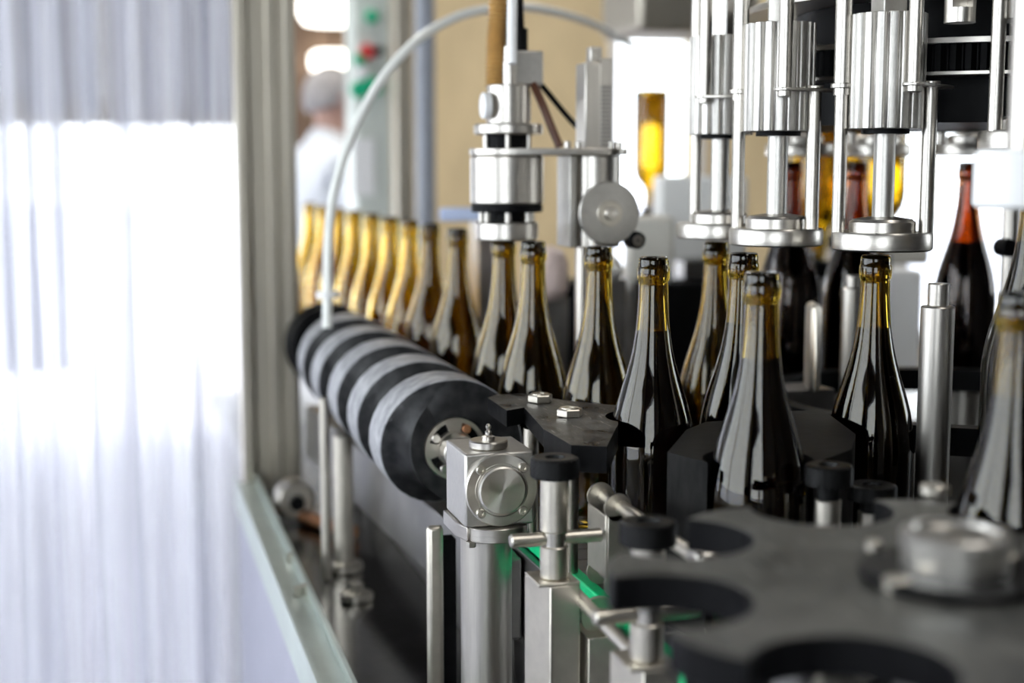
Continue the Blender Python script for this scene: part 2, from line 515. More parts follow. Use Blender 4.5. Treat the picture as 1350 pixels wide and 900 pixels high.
# white lining above the doorway
mb = MB().bar(-3.4, dr + .05, FY - .03, FY, dtop + .02, ZC)
for k in range(9): mb.bar(-3.3 + k * .42, -3.3 + k * .42 + .10, FY - .08, FY - .03, dtop + .02, ZC)
struct('trim_1', mb, PAINTW)
BLUEG = solid('blue_grey_steel', (0.16, 0.18, 0.24), 0.6, noise=0.1)
for i, (px, wd_) in enumerate(((78, .05), (118, .07), (196, .04), (236, .03), (270, .07), (297, .05), (40, .03))):
    x_ = onY(px, 100, FY - .12).x
    struct('trim_%d' % (i + 2), MB().bar(x_ - wd_ / 2, x_ + wd_ / 2, FY - .14, FY - .085, dtop + .05, ZC), BLUEG)
dv = struct('door_1', MB().bar(dr, dr + .12, FY - .06, FY + .18, 0, dtop + .12).bar(-3.3, dr, FY - .06, FY + .18, dtop, dtop + .12), FRAME)
for px in (10, 45, 79):
    x_ = onY(px, 350, FY).x
    obj('door_post', MB().bar(x_ - .022, x_ + .022, FY + .02, FY + .07, .35, dtop), BLUEG, dv)
# brown door behind the person
b0 = onY(398, 200, FY).x; b1 = onY(472, 200, FY).x
dv = struct('door_2', MB().bar(b0, b1, FY - .10, FY - .02, 0, 2.3), BROWNW)
obj('door_frame', MB().bar(b0 - .08, b0, FY - .12, FY, 0, 2.38).bar(b1, b1 + .08, FY - .12, FY, 0, 2.38).bar(b0 - .08, b1 + .08, FY - .12, FY, 2.3, 2.38), BROWNW, dv)
for i, h in enumerate(holes[1:]):
    w = struct('window_%d' % (i + 1), MB().bar(h[0] - .05, h[0], FY - .04, FY + .1, h[2] - .05, h[3] + .05).bar(h[1], h[1] + .05, FY - .04, FY + .1, h[2] - .05, h[3] + .05)
               .bar(h[0], h[1], FY - .04, FY + .1, h[2] - .05, h[2]).bar(h[0], h[1], FY - .04, FY + .1, h[3], h[3] + .05), WHITEP)
    obj('pane', MB().bar(h[0], h[1], FY + .04, FY + .046, h[2], h[3]), PANE, w)

# left wall: a row of tall windows, the hall's daylight
lh = [(-2.0, 1.45, .5, 3.5), (1.55, 5.0, .5, 3.5)]
mb = MB()
for a, b, c, d in wall_rects(YB, FY, 0, ZC, lh): mb.bar(X0 - .15, X0, a, b, c, d)
struct('wall_left', mb, PAINTW)
for i, h in enumerate(lh):
    w = struct('window_%d' % (i + 3), MB().bar(X0 - .12, X0 + .03, h[0], h[0] + .04, h[2], h[3]).bar(X0 - .12, X0 + .03, h[1] - .04, h[1], h[2], h[3])
               .bar(X0 - .12, X0 + .03, h[0], h[1], h[2], h[2] + .04).bar(X0 - .12, X0 + .03, h[0], h[1], h[3] - .04, h[3]), WHITEP)
    obj('pane', MB().bar(X0 - .06, X0 - .054, h[0] + .04, h[1] - .04, h[2] + .04, h[3] - .04), PANE, w)
# wall behind the camera with one window, dark right wall
bh = [(-3.0, -.6, .8, 3.2)]
mb = MB()
for a, b, c, d in wall_rects(X0, X1, 0, ZC, bh): mb.bar(a, b, YB - .15, YB, c, d)
struct('wall_back', mb, PAINTG)
w = struct('window_5', MB().bar(-3.04, -3.0, YB - .1, YB + .03, .76, 3.24).bar(-.6, -.56, YB - .1, YB + .03, .76, 3.24).bar(-3.0, -.6, YB - .1, YB + .03, .76, .8).bar(-3.0, -.6, YB - .1, YB + .03, 3.2, 3.24), WHITEP)
obj('pane', MB().bar(-3.0, -.6, YB - .06, YB - .054, .8, 3.2), PANE, w)
mb = MB()
for a, b, c, d in wall_rects(YB, FY, 0, ZC, [(1.2, 2.6, 1.2, 3.0)]): mb.bar(X1, X1 + .15, a, b, c, d)
struct('wall_right', mb, PAINTD)
w = struct('window_6', MB().bar(X1 - .03, X1 + .1, 1.16, 1.2, 1.16, 3.04).bar(X1 - .03, X1 + .1, 2.6, 2.64, 1.16, 3.04).bar(X1 - .03, X1 + .1, 1.2, 2.6, 1.16, 1.2).bar(X1 - .03, X1 + .1, 1.2, 2.6, 3.0, 3.04), WHITEP)
obj('pane', MB().bar(X1 + .04, X1 + .046, 1.2, 2.6, 1.2, 3.0), PANE, w)

# hanging hall lamps seen top left
for (px, py, d, wpx, hpx, lab) in ((440, 12, 6.0, 92, 38, 'upper glowing white lamp hanging above the white-shirted person'),
                                   (440, 82, 7.2, 62, 27, 'lower glowing white lamp just above the head of the person')):
    c = W(px, py, d); s_ = d / F
    t = thing('hanging_lamp', lab, 'lamp', c, 'glowing lamps above the person')
    obj('diffuser', MB().lathe([(0, -hpx * s_ * .5), (wpx * s_ * .42, -hpx * s_ * .5), (wpx * s_ * .5, -hpx * s_ * .2), (wpx * s_ * .5, hpx * s_ * .3), (wpx * s_ * .4, hpx * s_ * .5), (0, hpx * s_ * .5)], (0, 0, 0), 28), LAMP, t)
    obj('cord', MB().cyl((0, 0, hpx * s_ * .5), (0, 0, ZC - c.z), .008, seg=8), BLACK, t)
# added, unseen strip fittings next to the area lamps
for x, y, lab in ((1.2, -0.6, 'added white strip fitting behind the camera, out of view'), (0.2, 4.6, 'added white strip fitting above the row of empty bottles, out of view'), (3.0, 4.6, 'added white strip fitting at the far right, out of view')):
    single('added_strip_fitting', MB().bar(x - .28, x + .28, y - 1.25, y + 1.25, 3.90, 4.0), WHITEP, (x, y, 3.9), lab, 'lamp', 'added ceiling strip fittings')

# ================================================================== MACHINE BODY
RZ = 0.85                                    # height of the base frame's rail
DECK = 0.82
pst = W(353, 400, 2.45)
t = thing('guard_frame_post', 'wide beige brushed steel post at the right edge of the clear strip curtain', 'post', (pst.x, pst.y, DECK))
px0 = W(314, 400, 2.45).x - pst.x; px1 = W(394, 400, 2.45).x - pst.x
zt = 2.9
obj('post_body', MB().bar(px0 + .022, px1, -.02, .07, .0, zt - DECK), FRAME, t, bevel=.004)
obj('hinge_strip', MB().bar(px0, px0 + .02, -.035, .03, .0, zt - DECK), FRAME, t, bevel=.004)
obj('edge_rib', MB().bar(px0 + .050, px0 + .066, -.032, -.02, .02, zt - DECK), FRAME, t, bevel=.003)
obj('edge_rib', MB().bar(px1 - .02, px1 - .008, -.030, -.02, .02, zt - DECK), FRAME, t, bevel=.003)

# left rail of the base frame, running towards the camera
railx = onz(325, 640, RZ).x
r_a = onz(330, 628, RZ); r_b = onz(470, 905, RZ)
RX = (onz(345, 640, RZ).x)
t = thing('base_frame_rail', 'pale greenish steel rail running from the post towards the camera at lower left', 'rail', (RX, 1.6, RZ))
RXL = onz(416, 900, RZ).x; RXR = onz(468, 900, RZ).x
obj('rail_channel', MB().bar(RXL, RXR, .55, pst.y - .04, RZ - .05, RZ - .006), RAILM, t, world=True, bevel=.002)
obj('raised_edge', MB().bar(RXL, RXL + .004, .55, pst.y - .04, RZ - .006, RZ + .004), RAILM, t, world=True)
obj('raised_edge', MB().bar(RXR - .005, RXR, .55, pst.y - .04, RZ - .006, RZ + .006), RAILM, t, world=True)
for (px, py) in ((384, 735), (402, 776), (393, 779)):
    p = onz(px, py, RZ)
    obj('rail_bolt', MB().cyl((p.x, p.y, RZ - .006), (p.x, p.y, RZ + .006), .006, seg=6), WARM, t, world=True)
single('side_skirt_panel', MB().bar(RXL + .004, RXL + .010, .55, pst.y - .06, 0.12, RZ - .05), LAV, (RXL, 1.3, .12),
       'lavender grey sheet panel below the pale rail at lower left', 'panel', bevel=.001)
single('skirt_leg', MB().bar(RXL + .012, RXL + .05, pst.y - .18, pst.y - .1, 0, RZ - .05), DULL, (RXL + .03, pst.y - .14, 0),
       'dull brown steel leg under the far end of the pale rail', 'leg')

single('machine_deck', MB().bar(RXR, 2.2, .35, 3.6, DECK - .04, DECK), DECKM, (1.2, 2.0, DECK - .04),
       'dark reflective steel deck below the black infeed screw', 'deck', bevel=.003)
single('deck_cabinet', MB().bar(RXR + .02, 2.15, .4, 3.55, 0, DECK - .04), DULL, (1.2, 2.0, 0),
       'dull steel base cabinet carrying the machine deck', 'cabinet')

# conveyor
CXL, CXR = .412, .545
t = thing('bottle_conveyor', 'steel slat conveyor carrying the bottles with a bright green edge strip', 'conveyor', (.47, 1.9, DECK))
obj('side_plate', MB().bar(.392, .400, .86, 3.5, DECK, .988), DULL, t, world=True, bevel=.001)
obj('side_plate', MB().bar(CXR + .006, CXR + .012, .86, 3.5, DECK, .985), DULL, t, world=True)
obj('green_edge_strip', MB().bar(.399, .411, .86, 1.42, .990, 1.005), GREEN, t, world=True, label='bright green plastic edge strip', bevel=.0015)
sl = MB().box((0, 0, 0), (CXR - CXL - .002, .0355, .004))
first = obj('slat', sl, DULL, t, bevel=.0008)
for k in range(69):
    o = first if k == 0 else first.copy()
    if k: COL.objects.link(o)
    o.location = ((CXL + CXR) / 2 - .47, .88 + k * .038 - 1.9, .9975 - DECK)
obj('chain_bed', MB().bar(CXL, CXR, .86, 3.5, .96, .994), BLACK, t, world=True)

# transfer plate to the right of the conveyor
single('bottle_table', MB().bar(CXR + .014, 1.5, .60, 1.88, .975, .999).bar(.47, CXR + .014, .60, .85, .975, .999), BLOCK, (1.0, 1.3, .975),
       'black plate under the filled bottles right of the conveyor', 'plate')
single('table_support', MB().bar(.7, 1.4, .9, 1.85, DECK, .975), BLACK, (1.0, 1.5, DECK),
       'black box carrying the plate under the filled bottles', 'base')

# ================================================================== CURTAIN
cx1 = px0 + pst.x - .004
t = thing('strip_curtain', 'clear ribbed plastic strip curtain glowing with daylight left of the beige post', 'curtain', ((cx1 - .4), pst.y - .01, .1))
n = 0; x = cx1
while x > -.75:
    w_ = random.uniform(.055, .095)
    pts = []
    N = 12
    yoff = -.012 * (n % 2) - .01
    A_ = random.uniform(.003, .010); ph = random.uniform(0, 6.28)
    for k in range(N + 1):
        u = k / N
        pts.append((x - w_ * u, pst.y + yoff + A_ * math.sin(ph + u * 7) - .012 * math.sin(u * PI)))
    pts2 = [(a, b + .002) for a, b in reversed(pts)]
    obj('plastic_strip', MB().prism(pts + pts2, .12, 2.7), PVC, t, world=True, angle=60)
    x -= w_ * .92; n += 1
obj('hanging_bar', MB().bar(-.78, cx1, pst.y - .03, pst.y + .02, 2.7, 2.76), FRAME, t, world=True, bevel=.002)

# ================================================================== INFEED SCREW
SX, SZ = .340, 1.084
SY0, SY1 = 1.437, 2.17
ctr = [1.36, 1.507, 1.658, 1.818, 1.985, 2.155, 2.35]        # groove centres on the bottle side
def phase(y):
    for i in range(len(ctr) - 1):
        if y <= ctr[i + 1] or i == len(ctr) - 2:
            return i + (y - ctr[i]) / (ctr[i + 1] - ctr[i])
R_ = .0735
mb = MB(); NS, NY = 72, 220
mi_of = {}
for j in range(NY + 1):
    y = SY0 + (SY1 - SY0) * j / NY
    for k in range(NS):
        a = 2 * PI * k / NS                    # 0 = +X side
        f = (phase(y) - a / (2 * PI)) % 1.0
        d_ = min(f, 1 - f)                     # 0 at groove centre
        hw = .26
        dep = 0.0 if d_ > hw else .026 * math.sqrt(max(0, 1 - (d_ / hw) ** 2))
        r = R_ - dep
        mb.v.append(Vector((r * math.cos(a), y - SY0, r * math.sin(a))))
        mi_of[(j, k)] = 0
for j in range(NY):
    for k in range(NS):
        k2 = (k + 1) % NS
        mb.f.append((j * NS + k, j * NS + k2, (j + 1) * NS + k2, (j + 1) * NS + k)); mb.mi.append(mi_of[(j, k)])
mb.f.append(tuple((NY) * NS + k for k in range(NS))); mb.mi.append(0)
# front face as a ring around the flange
c0 = len(mb.v)
for k in range(NS):
    a = 2 * PI * k / NS
    mb.v.append(Vector((.034 * math.cos(a), 0, .034 * math.sin(a))))
for k in range(NS):
    k2 = (k + 1) % NS
    mb.f.append((k, c0 + k, c0 + k2, k2)); mb.mi.append(0)
c1 = len(mb.v)
for k in range(NS):
    a = 2 * PI * k / NS
    mb.v.append(Vector((.034 * math.cos(a), .02, .034 * math.sin(a))))
for k in range(NS):
    k2 = (k + 1) % NS
    mb.f.append((c0 + k, c1 + k, c1 + k2, c0 + k2)); mb.mi.append(0)
mb.f.append(tuple(c1 + k for k in range(NS))); mb.mi.append(0)
t = thing('infeed_screw', 'large dark spiral feed screw, sheen and shade painted in, lying beside the row of empty bottles', 'feed screw', (SX, SY0, SZ))
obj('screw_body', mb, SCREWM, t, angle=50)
fl = obj('end_flange', MB().ring((0, .004, 0), .013, .033, .006, (0, -1, 0), 40), WARM, t, bevel=.0006, label='pale slotted steel end flange')
cuts = []
for q in range(4):
    a0 = q * PI / 2 + .35
    c = MB()
    arc = [(.024 + (.005 if s > 0 else -.005)) for s in ()]
    pts = []
    for i in range(9):
        a = a0 + .95 * i / 8; pts.append((.0285 * math.cos(a), .0285 * math.sin(a)))
    for i in range(9):
        a = a0 + .95 * (8 - i) / 8; pts.append((.0195 * math.cos(a), .0195 * math.sin(a)))
    n_ = len(pts)
    c.add([(p[0], -.02, p[1]) for p in pts] + [(p[0], .03, p[1]) for p in pts],
          [tuple(range(n_)), tuple(range(2 * n_ - 1, n_ - 1, -1))] + [(i, n_ + i, n_ + (i + 1) % n_, (i + 1) % n_) for i in range(n_)])
    cuts.append(c)
bv = fl.modifiers.get('bevel'); fl.modifiers.remove(bv)
cut(fl, cuts)
for q in range(4):
    a = q * PI / 2 + .35 + .7
    p = (.024 * math.cos(a), 0, .024 * math.sin(a))
    m_ = RUST if q == 0 else STEEL
    obj('flange_screw', MB().cyl((p[0], .015, p[2]), (p[0], -.004, p[2]), .0048, seg=14, bev=.0008).cyl((p[0], -.004, p[2]), (p[0], -.0042, p[2]), .002, seg=6), m_, t,
        label='rust-stained flange screw' if q == 0 else None)
obj('drive_shaft', MB().cyl((0, .02, 0), (0, -.070, 0), .0125, seg=28), STEEL, t)
obj('shaft_collar', MB().cyl((0, -.006, 0), (0, -.030, 0), .0185, seg=32, bev=.001), STEEL, t)
obj('rear_shaft', MB().cyl((0, SY1 - SY0, 0), (0, 2.42 - SY0, 0), .011, seg=20), STEEL, t)
rd = obj('rear_disc', MB().lathe([(.012, 0), (.060, .0), (.066, .004), (.066, .030), (.070, .034), (.070, .052), (.060, .056), (.012, .056)], (0, 2.33 - SY0, 0), 48, (0, 1, 0), closed=True), BLACK, t)
obj('rear_hub', MB().lathe([(0, -.02), (.016, -.02), (.018, 0), (.018, .01), (0, .01)], (0, 2.33 - SY0, 0), 24, (0, 1, 0)), WARM, rd)

# ------------------------------------------------------------------ gearbox on its column
GD = 1.27
GX0 = W(613, 640, GD).x; GX1 = W(712, 640, GD).x
GY0 = W(613, 640, GD).y; GY1 = GY0 + .075
GZ1 = zpy(598, GD); GZ0 = zpy(698, GD)
gx = (GX0 + GX1) / 2; gy = (GY0 + GY1) / 2
t = thing('screw_gearbox', 'square steel gearbox with a round front cover on a thick steel column', 'gearbox', (gx, gy, DECK))
obj('housing', MB().bar(GX0, GX1, GY0, GY1, GZ0, GZ1), ALU, t, world=True, bevel=.0022)
gcz = (GZ0 + GZ1) / 2; gcx = W(664, 647, GD).x
cv = obj('front_cover', MB().lathe([(0, 0), (.0335, 0), (.0335, .003), (.0325, .004), (.0245, .004), (.0245, .0055), (.0240, .0055), (.0235, .004), (.0225, .004), (.0222, .007), (.0205, .0082), (0, .0082)],
    (gcx, GY0, gcz), 64, (0, -1, 0)), TURNY, t, world=True, label='round turned steel cover')
for (sx, sz) in ((-1, 1), (1, 1), (-1, -1), (1, -1)):
    c = Vector((gcx + sx * .0197, GY0 - .004, gcz + sz * .0197))
    s_ = obj('cover_screw', MB().lathe([(0, 0), (.0044, 0), (.0044, .002), (.0036, .003), (.0021, .003), (.0021, .0008), (0, .0008)], c, 20, (0, -1, 0)), WARM, cv, world=True)
cp = obj('top_cap', MB().cyl((gx - .004, gy - .012, GZ1), (gx - .004, gy - .012, GZ1 + .0075), .0178, seg=40, bev=.0012), STEEL, t, world=True)
obj('grease_nipple', MB().lathe([(0, 0), (.0062, 0), (.0062, .003), (.0030, .0042), (.0030, .007), (.0016, .009), (.0026, .0112), (.0026, .0125), (.0012, .0145), (0, .0145)], (gx - .004, gy - .012, GZ1 + .0075), 14), STEEL, cp, world=True)
base = []
bz0, bz1 = zpy(718, GD), GZ0
hx = (GX1 - GX0) / 2 + .003
pl = [(gx - hx, GY1), (gx - hx, gy - .012), (gx - hx + .006, GY0 + .004)]
for i in range(9):
    a = PI + PI * i / 8; pl.append((gx + (hx - .008) * math.cos(a), GY0 + .006 + .018 * math.sin(a)))
pl += [(gx + hx - .006, GY0 + .004), (gx + hx, gy - .012), (gx + hx, GY1)]
obj('foot_plate', MB().prism(pl, bz0, bz1 - .0005), STEEL, t, world=True, bevel=.001)
for sx in (-1, 1):
    obj('hex_bolt', MB().cyl((gx + sx * .026, GY0 + .004, bz0 - .005), (gx + sx * .026, GY0 + .004, bz0), .0048, seg=6), STEEL, t, world=True)
ccx = W(648, 760, GD + .03).x
obj('column', MB().cyl((ccx, gy - .006, DECK + .006), (ccx, gy - .006, bz0), .0238, seg=48), STEELV, t, world=True)
obj('column_foot', MB().cyl((ccx, gy - .006, DECK), (ccx, gy - .006, DECK + .006), .038, seg=40, bev=.001), STEEL, t, world=True)

# ------------------------------------------------------------------ knob clamps with cross rods
def knob_mb(c, r, h):
    m = MB(); n = 44
    # diamond knurl: rings of alternating radius
    rows = 7
    prof = [(r * .42, h * .98), (r * .48, h), (r * .86, h), (r * .95, h * .94)]
    vs = []
    fs = []
    rings = []
    def ringv(rad, z, alt=None, off=0):
        base = len(vs)
        for k in range(n):
            a = 2 * PI * k / n
            rr = rad - (r * .095 if alt is not None and (k + alt) % 2 else 0)
            vs.append(Vector(c) + Vector((rr * math.cos(a), rr * math.sin(a), z)))
        rings.append(base)
    ringv(r * .40, h * .86); ringv(r * .44, h * .99); ringv(r * .86, h); ringv(r * .96, h * .95)
    for i in range(rows):
        ringv(r, h * (.90 - .62 * i / (rows - 1)), alt=i)
    ringv(r * .94, h * .20); ringv(r * .50, h * .16); ringv(r * .46, -h * .40)
    for a_, b_ in zip(rings, rings[1:]):
        for k in range(n):
            k2 = (k + 1) % n
            fs.append((a_ + k, a_ + k2, b_ + k2, b_ + k))
    fs.append(tuple(rings[0] + k for k in range(n)))
    fs.append(tuple(rings[-1] + k for k in range(n - 1, -1, -1)))
    m.add(vs, fs)
    return m


def knob_clamp(px, d, ykt, ykb, yrod, ybase, rodL, rodR, label, group=None, bracket=True):
    p = W(px, yrod, d)
    zt_, zb_, zr, z0 = zpy(ykt, d), zpy(ykb, d), zpy(yrod, d), zpy(ybase, d)
    t = thing('rail_clamp', label, 'clamp', (p.x, p.y, DECK), group)
    rk = .0200
    hk = (zt_ - zb_)
    k = obj('knob', knob_mb((p.x, p.y, zb_), rk, hk), RUBBER, t, world=True, angle=20, label='knurled black plastic knob')
    ru = .0118
    obj('upper_sleeve', MB().lathe([(0, 0), (ru - .001, 0), (ru, .001), (ru, .044), (ru - .001, .0455), (ru - .003, .0455), (0, .0455)], (p.x, p.y, zr + .0065 - .0005), 36), WARM, t, world=True)
    obj('clamp_ring', MB().cyl((p.x, p.y, zr - .006), (p.x, p.y, zr + .006), ru - .0022, seg=30), STEEL, t, world=True)
    obj('lower_sleeve', MB().cyl((p.x, p.y, z0), (p.x, p.y, zr - .0058), ru, seg=36, bev=.001), WARM, t, world=True)
    xl = W(rodL, yrod, d).x; xr = W(rodR, yrod, d).x
    obj('cross_rod', MB().cyl((xl, p.y, zr), (xr, p.y, zr), .0056, seg=22, bev=.0012), WARM, t, world=True)
    if bracket:
        bx0, bx1 = p.x - .019, p.x + .0165
        by0, by1 = p.y - .018, p.y + .022
        # folded sheet bracket: top, front, left and right flanges
        m = MB().bar(bx0, bx1, by0, by1, z0 - .003, z0)
        m.bar(bx0 + .010, bx1, by0, by0 + .003, DECK, z0 - .003)
        m.add([(bx0, by1, DECK), (bx0, by1, z0 - .003), (bx0 + .010, by0, z0 - .003), (bx0 + .010, by0, DECK),
               (bx0 + .003, by1, DECK), (bx0 + .003, by1, z0 - .003), (bx0 + .013, by0, z0 - .003), (bx0 + .013, by0, DECK)],
              [(0, 1, 2, 3), (7, 6, 5, 4), (0, 4, 5, 1), (3, 2, 6, 7), (0, 3, 7, 4), (1, 5, 6, 2)])
        m.bar(bx1 - .003, bx1, by0 + .003, by1, DECK, z0 - .003)
        obj('folded_bracket', m, WARM, t, world=True, bevel=.0009)
    return p, zr


p1, zr1 = knob_clamp(731, 1.162, 599, 633, 709, 762, 668, 799, 'knurled black knob clamp standing right of the square gearbox')
p2, zr2 = knob_clamp(853, .985, 682, 722, 808, 870, 776, 930, 'blurred black knob clamp in front, under the finger of the star wheel')

# vertical clip bracket with four round lobes holding two guide rods
q = W(791, 645, 1.215)
GRX = q.x; CY1 = q.y; CY0 = q.y - .046
t = thing('rail_clip', 'upright folded steel clip with rounded lobes beside the first knob clamp', 'clip', (GRX, CY0, 1.03))
zc1, zc0 = zpy(668, 1.2), zpy(752, 1.2)
obj('clip_body', MB().bar(GRX - .011, GRX - .009, CY0, CY1, zc0, zc1).bar(GRX - .009, GRX + .010, CY0, CY0 + .002, zc0, zc1).bar(GRX - .009, GRX + .010, CY1 - .002, CY1, zc0, zc1), WARM, t, world=True, bevel=.0008)
for yy in (CY0, CY1 - .002):
    for zz in (zc1 + .006, zc0 - .006):
        obj('lobe', MB().cyl((GRX, yy, zz), (GRX, yy + .002, zz), .0118, seg=32), WARM, t, world=True)
zc1 += .006; zc0 -= .006
single('guide_rod', MB().cyl((GRX + .003, .90, zc1), (GRX + .003, CY1 + .006, zc1), .0058, seg=22, bev=.001), WARM, (GRX, 1.0, zc1), 'upper round steel guide rod passing through the clip lobes', 'rod')
single('guide_rod', MB().cyl((GRX + .003, CY0 - .018, zc0), (GRX + .003, CY1 + .006, zc0), .0052, seg=22, bev=.001), WARM, (GRX, 1.0, zc0), 'short lower steel rod stub in the lower clip lobes above the green strip', 'rod')
single('rod_clip', MB().bar(GRX - .006, GRX + .014, .90, .925, zc1 - .010, zc1 + .010), STEEL, (GRX, .91, zc1), 'small bright steel clip gripping the near end of the upper guide rod', 'clip', bevel=.004)

# slanted lower rod in front of the conveyor
a_ = W(752, 775, 1.20); b_ = W(835, 862, 1.02)
single('lower_bar', MB().cyl(a_, b_, .0055, seg=20), WARM, (a_ + b_) / 2, 'slanted steel bar below the green strip between the two knob clamps', 'bar')
c = W(778, 812, 1.17) + Vector((.008, 0, 0))
single('bar_end_plate', MB().cyl(c, c + Vector((.0, .003, 0)), .016, seg=30).bar(c.x - .016, c.x + .016, c.y - .02, c.y + .02, DECK, c.z - .012), WARM, (c.x, c.y, DECK),
       'rounded steel plate below the slanted bar right of the folded bracket', 'plate', bevel=.0005)

# short post and thin posts on the deck (left of gearbox)
def rpost(name, px, d, r, ytop, lab, mat, foot=True, cat='post', z0=DECK, box=False):
    p = W(px, 700, d); z1 = zpy(ytop, d)
    t = thing(name, lab, cat, (p.x, p.y, z0))
    if box: obj('post_body', MB().box((0, 0, (z1 - z0) / 2), (2 * r, 1.2 * r, z1 - z0)), mat, t, bevel=r * .55, bseg=None or 3)
    else: obj('post_body', MB().cyl((0, 0, 0), (0, 0, z1 - z0), r, seg=28, bev=r * .25), mat, t)
    if foot: obj('post_foot', MB().cyl((0, 0, 0), (0, 0, .012), r * 1.9, seg=26, bev=.002), mat, t)
    return t


rpost('support_post', 430, 1.93, .0068, 520, 'thin leftmost vertical rod under the black feed screw', WARM, foot=False)
rpost('support_post', 453, 1.98, .0140, 568, 'thicker steel post just right of the thin rod under the feed screw', WARM)
rpost('support_post', 573, 1.42, .0085, 692, 'short rounded flat post left of the gearbox column', WARM, foot=False, box=True)
single('post_backing', MB().box((W(590, 800, 1.47).x, W(590, 800, 1.47).y, (DECK + zpy(705, 1.47)) / 2), (.014, .02, zpy(705, 1.47) - DECK)), BLACK, (W(590, 800, 1.47).x, W(590, 800, 1.47).y, DECK),
       'dark upright bar between the short post and the gearbox column', 'bar')
p = W(388, 632, 2.25)
t = thing('floor_bearing', 'blurred round steel bearing low behind the pale rail', 'bearing', (p.x, p.y, DECK))
obj('bearing_ring', MB().lathe([(.012, -.02), (.026, -.02), (.032, -.01), (.032, .02), (.012, .02)], (0, 0, .037), 32, (0, 1, 0), closed=True), WARM, t)
obj('bearing_shaft', MB().cyl((0, -.035, .037), (0, .05, .037), .0118, seg=20), BLACK, t)
obj('bearing_base', MB().bar(-.04, .04, -.018, .02, 0, .012), DULL, t, bevel=.002)
p = W(386, 668, 2.2)
single('loose_pipe', MB().cyl((p.x - .01, p.y + .1, DECK + .012), (p.x + .08, p.y - .08, DECK + .012), .011, seg=18), RUST, (p.x, p.y, DECK), 'brownish pipe lying on the deck by the round bearing', 'pipe')
p = W(470, 765, 1.85)
single('deck_bolt_plate', MB().cyl((p.x, p.y, DECK), (p.x, p.y, DECK + .010), .022, seg=26, bev=.002).cyl((p.x, p.y, DECK + .01), (p.x, p.y, DECK + .022), .010, seg=6), WARM, (p.x, p.y, DECK), 'small round bolted plate on the deck beside the post feet', 'plate')
# long trough under the screw
ya, yb = 1.35, 2.35
single('screw_tray', MB().add([(.36, ya, .985), (.388, ya, .985), (.388, yb, .985), (.30, yb, .985), (.36, ya, .90), (.388, ya, .90), (.388, yb, .90), (.30, yb, .90)],
    [(0, 1, 2, 3), (7, 6, 5, 4), (0, 4, 5, 1), (1, 5, 6, 2), (2, 6, 7, 3), (3, 7, 4, 0)]).bar(.37, .386, ya + .02, ya + .06, DECK, .90).bar(.37, .386, yb - .06, yb - .02, DECK, .90), DULL, (.36, 1.8, DECK),
    'slanting grey sheet tray below the black feed screw', 'tray', bevel=.002)

# ================================================================== BOTTLES
OUT = [(0, .004), (.030, .0), (.0375, .0008), (.0402, .004), (.0410, .010), (.0411, .060), (.0410, .108), (.0403, .122), (.0386, .136), (.0360, .149), (.0325, .162), (.0287, .174), (.0250, .186),
       (.0216, .198), (.0189, .210), (.0169, .222), (.0155, .234), (.0146, .246), (.0140, .258), (.0138, .270), (.0137, .2735), (.0147, .2748), (.0151, .278), (.0151, .284), (.0147, .2865), (.0141, .2873), (.0141, .2925), (.0135, .2952), (.0122, .296)]
INN = [(.0098, .2955), (.0092, .293), (.0092, .270), (.0097, .258), (.0106, .246), (.0117, .234), (.0133, .222), (.0154, .210), (.0181, .198), (.0216, .186), (.0253, .174),
       (.0292, .162), (.0328, .149), (.0355, .136), (.0372, .122), (.0380, .108), (.0382, .060), (.0380, .020), (.0365, .013), (.030, .009), (.012, .022), (0, .026)]


def wine_mb(fill):
    pr = []
    inn = [(r + .0003, z) for r, z in INN if z < fill and r > 0]
    # radius at the fill level
    for (r0, z0), (r1, z1) in zip(INN, INN[1:]):
        if z1 <= fill <= z0:
            rf = r0 + (r1 - r0) * (fill - z0) / (z1 - z0) + .0003
    pr = [(0, fill), (rf, fill)] + inn[:-1] + [(.011, .0215), (0, .0255)]
    return MB().lathe(pr, (0, 0, 0), 48)


bottle_mesh = mesh_of('wine_bottle', MB().lathe(OUT + INN, (0, 0, 0), 64), AMBER, 60)
bottle_meshY = mesh_of('wine_bottle', MB().lathe(OUT + INN, (0, 0, 0), 48), AMBER_BACKLIT, 60)
bottle_meshR = mesh_of('wine_bottle', MB().lathe(OUT + INN, (0, 0, 0), 48), AMBER_REDLIT, 60)
OUT2 = [(0, .004), (.030, 0), (.0385, .001), (.0405, .006), (.0405, .178), (.0395, .190), (.036, .202), (.029, .213), (.0205, .222), (.0160, .230), (.0145, .240), (.0140, .270), (.0151, .275), (.0151, .288), (.0138, .295), (.0122, .296)]
INN2 = [(.0098, .2955), (.0095, .24), (.0120, .229), (.018, .219), (.027, .209), (.0335, .199), (.0370, .188), (.0380, .176), (.0380, .020), (.030, .010), (.012, .022), (0, .026)]
bottle_meshB = mesh_of('wine_bottle', MB().lathe(OUT2 + INN2, (0, 0, 0), 48), AMBER_BACKLIT, 60)
wine_hi = mesh_of('wine', wine_mb(.228), WINE, 60)
wine_lo = mesh_of('wine', wine_mb(.190), WINE, 60)


def bottle(loc, label, group, wine=None, mesh=bottle_mesh, flip=False):
    o = bpy.data.objects.new('wine_bottle', mesh); COL.objects.link(o)
    o.location = loc; tag(o, label, 'bottle', group)
    if flip: o.rotation_euler = (PI, 0, 0)
    else: o.rotation_euler = (0, 0, random.uniform(0, 6))
    if wine:
        w = bpy.data.objects.new('wine', wine); COL.objects.link(w); w.parent = o
    return o


ROWX = .454
def rowp(px):
    xc = (px - 675) / F
    d = ROWX / (CT * SP + xc * CP + .07 * ST * SP)
    return Vector((ROWX, W(px, 320, d).y, 1.0)), d


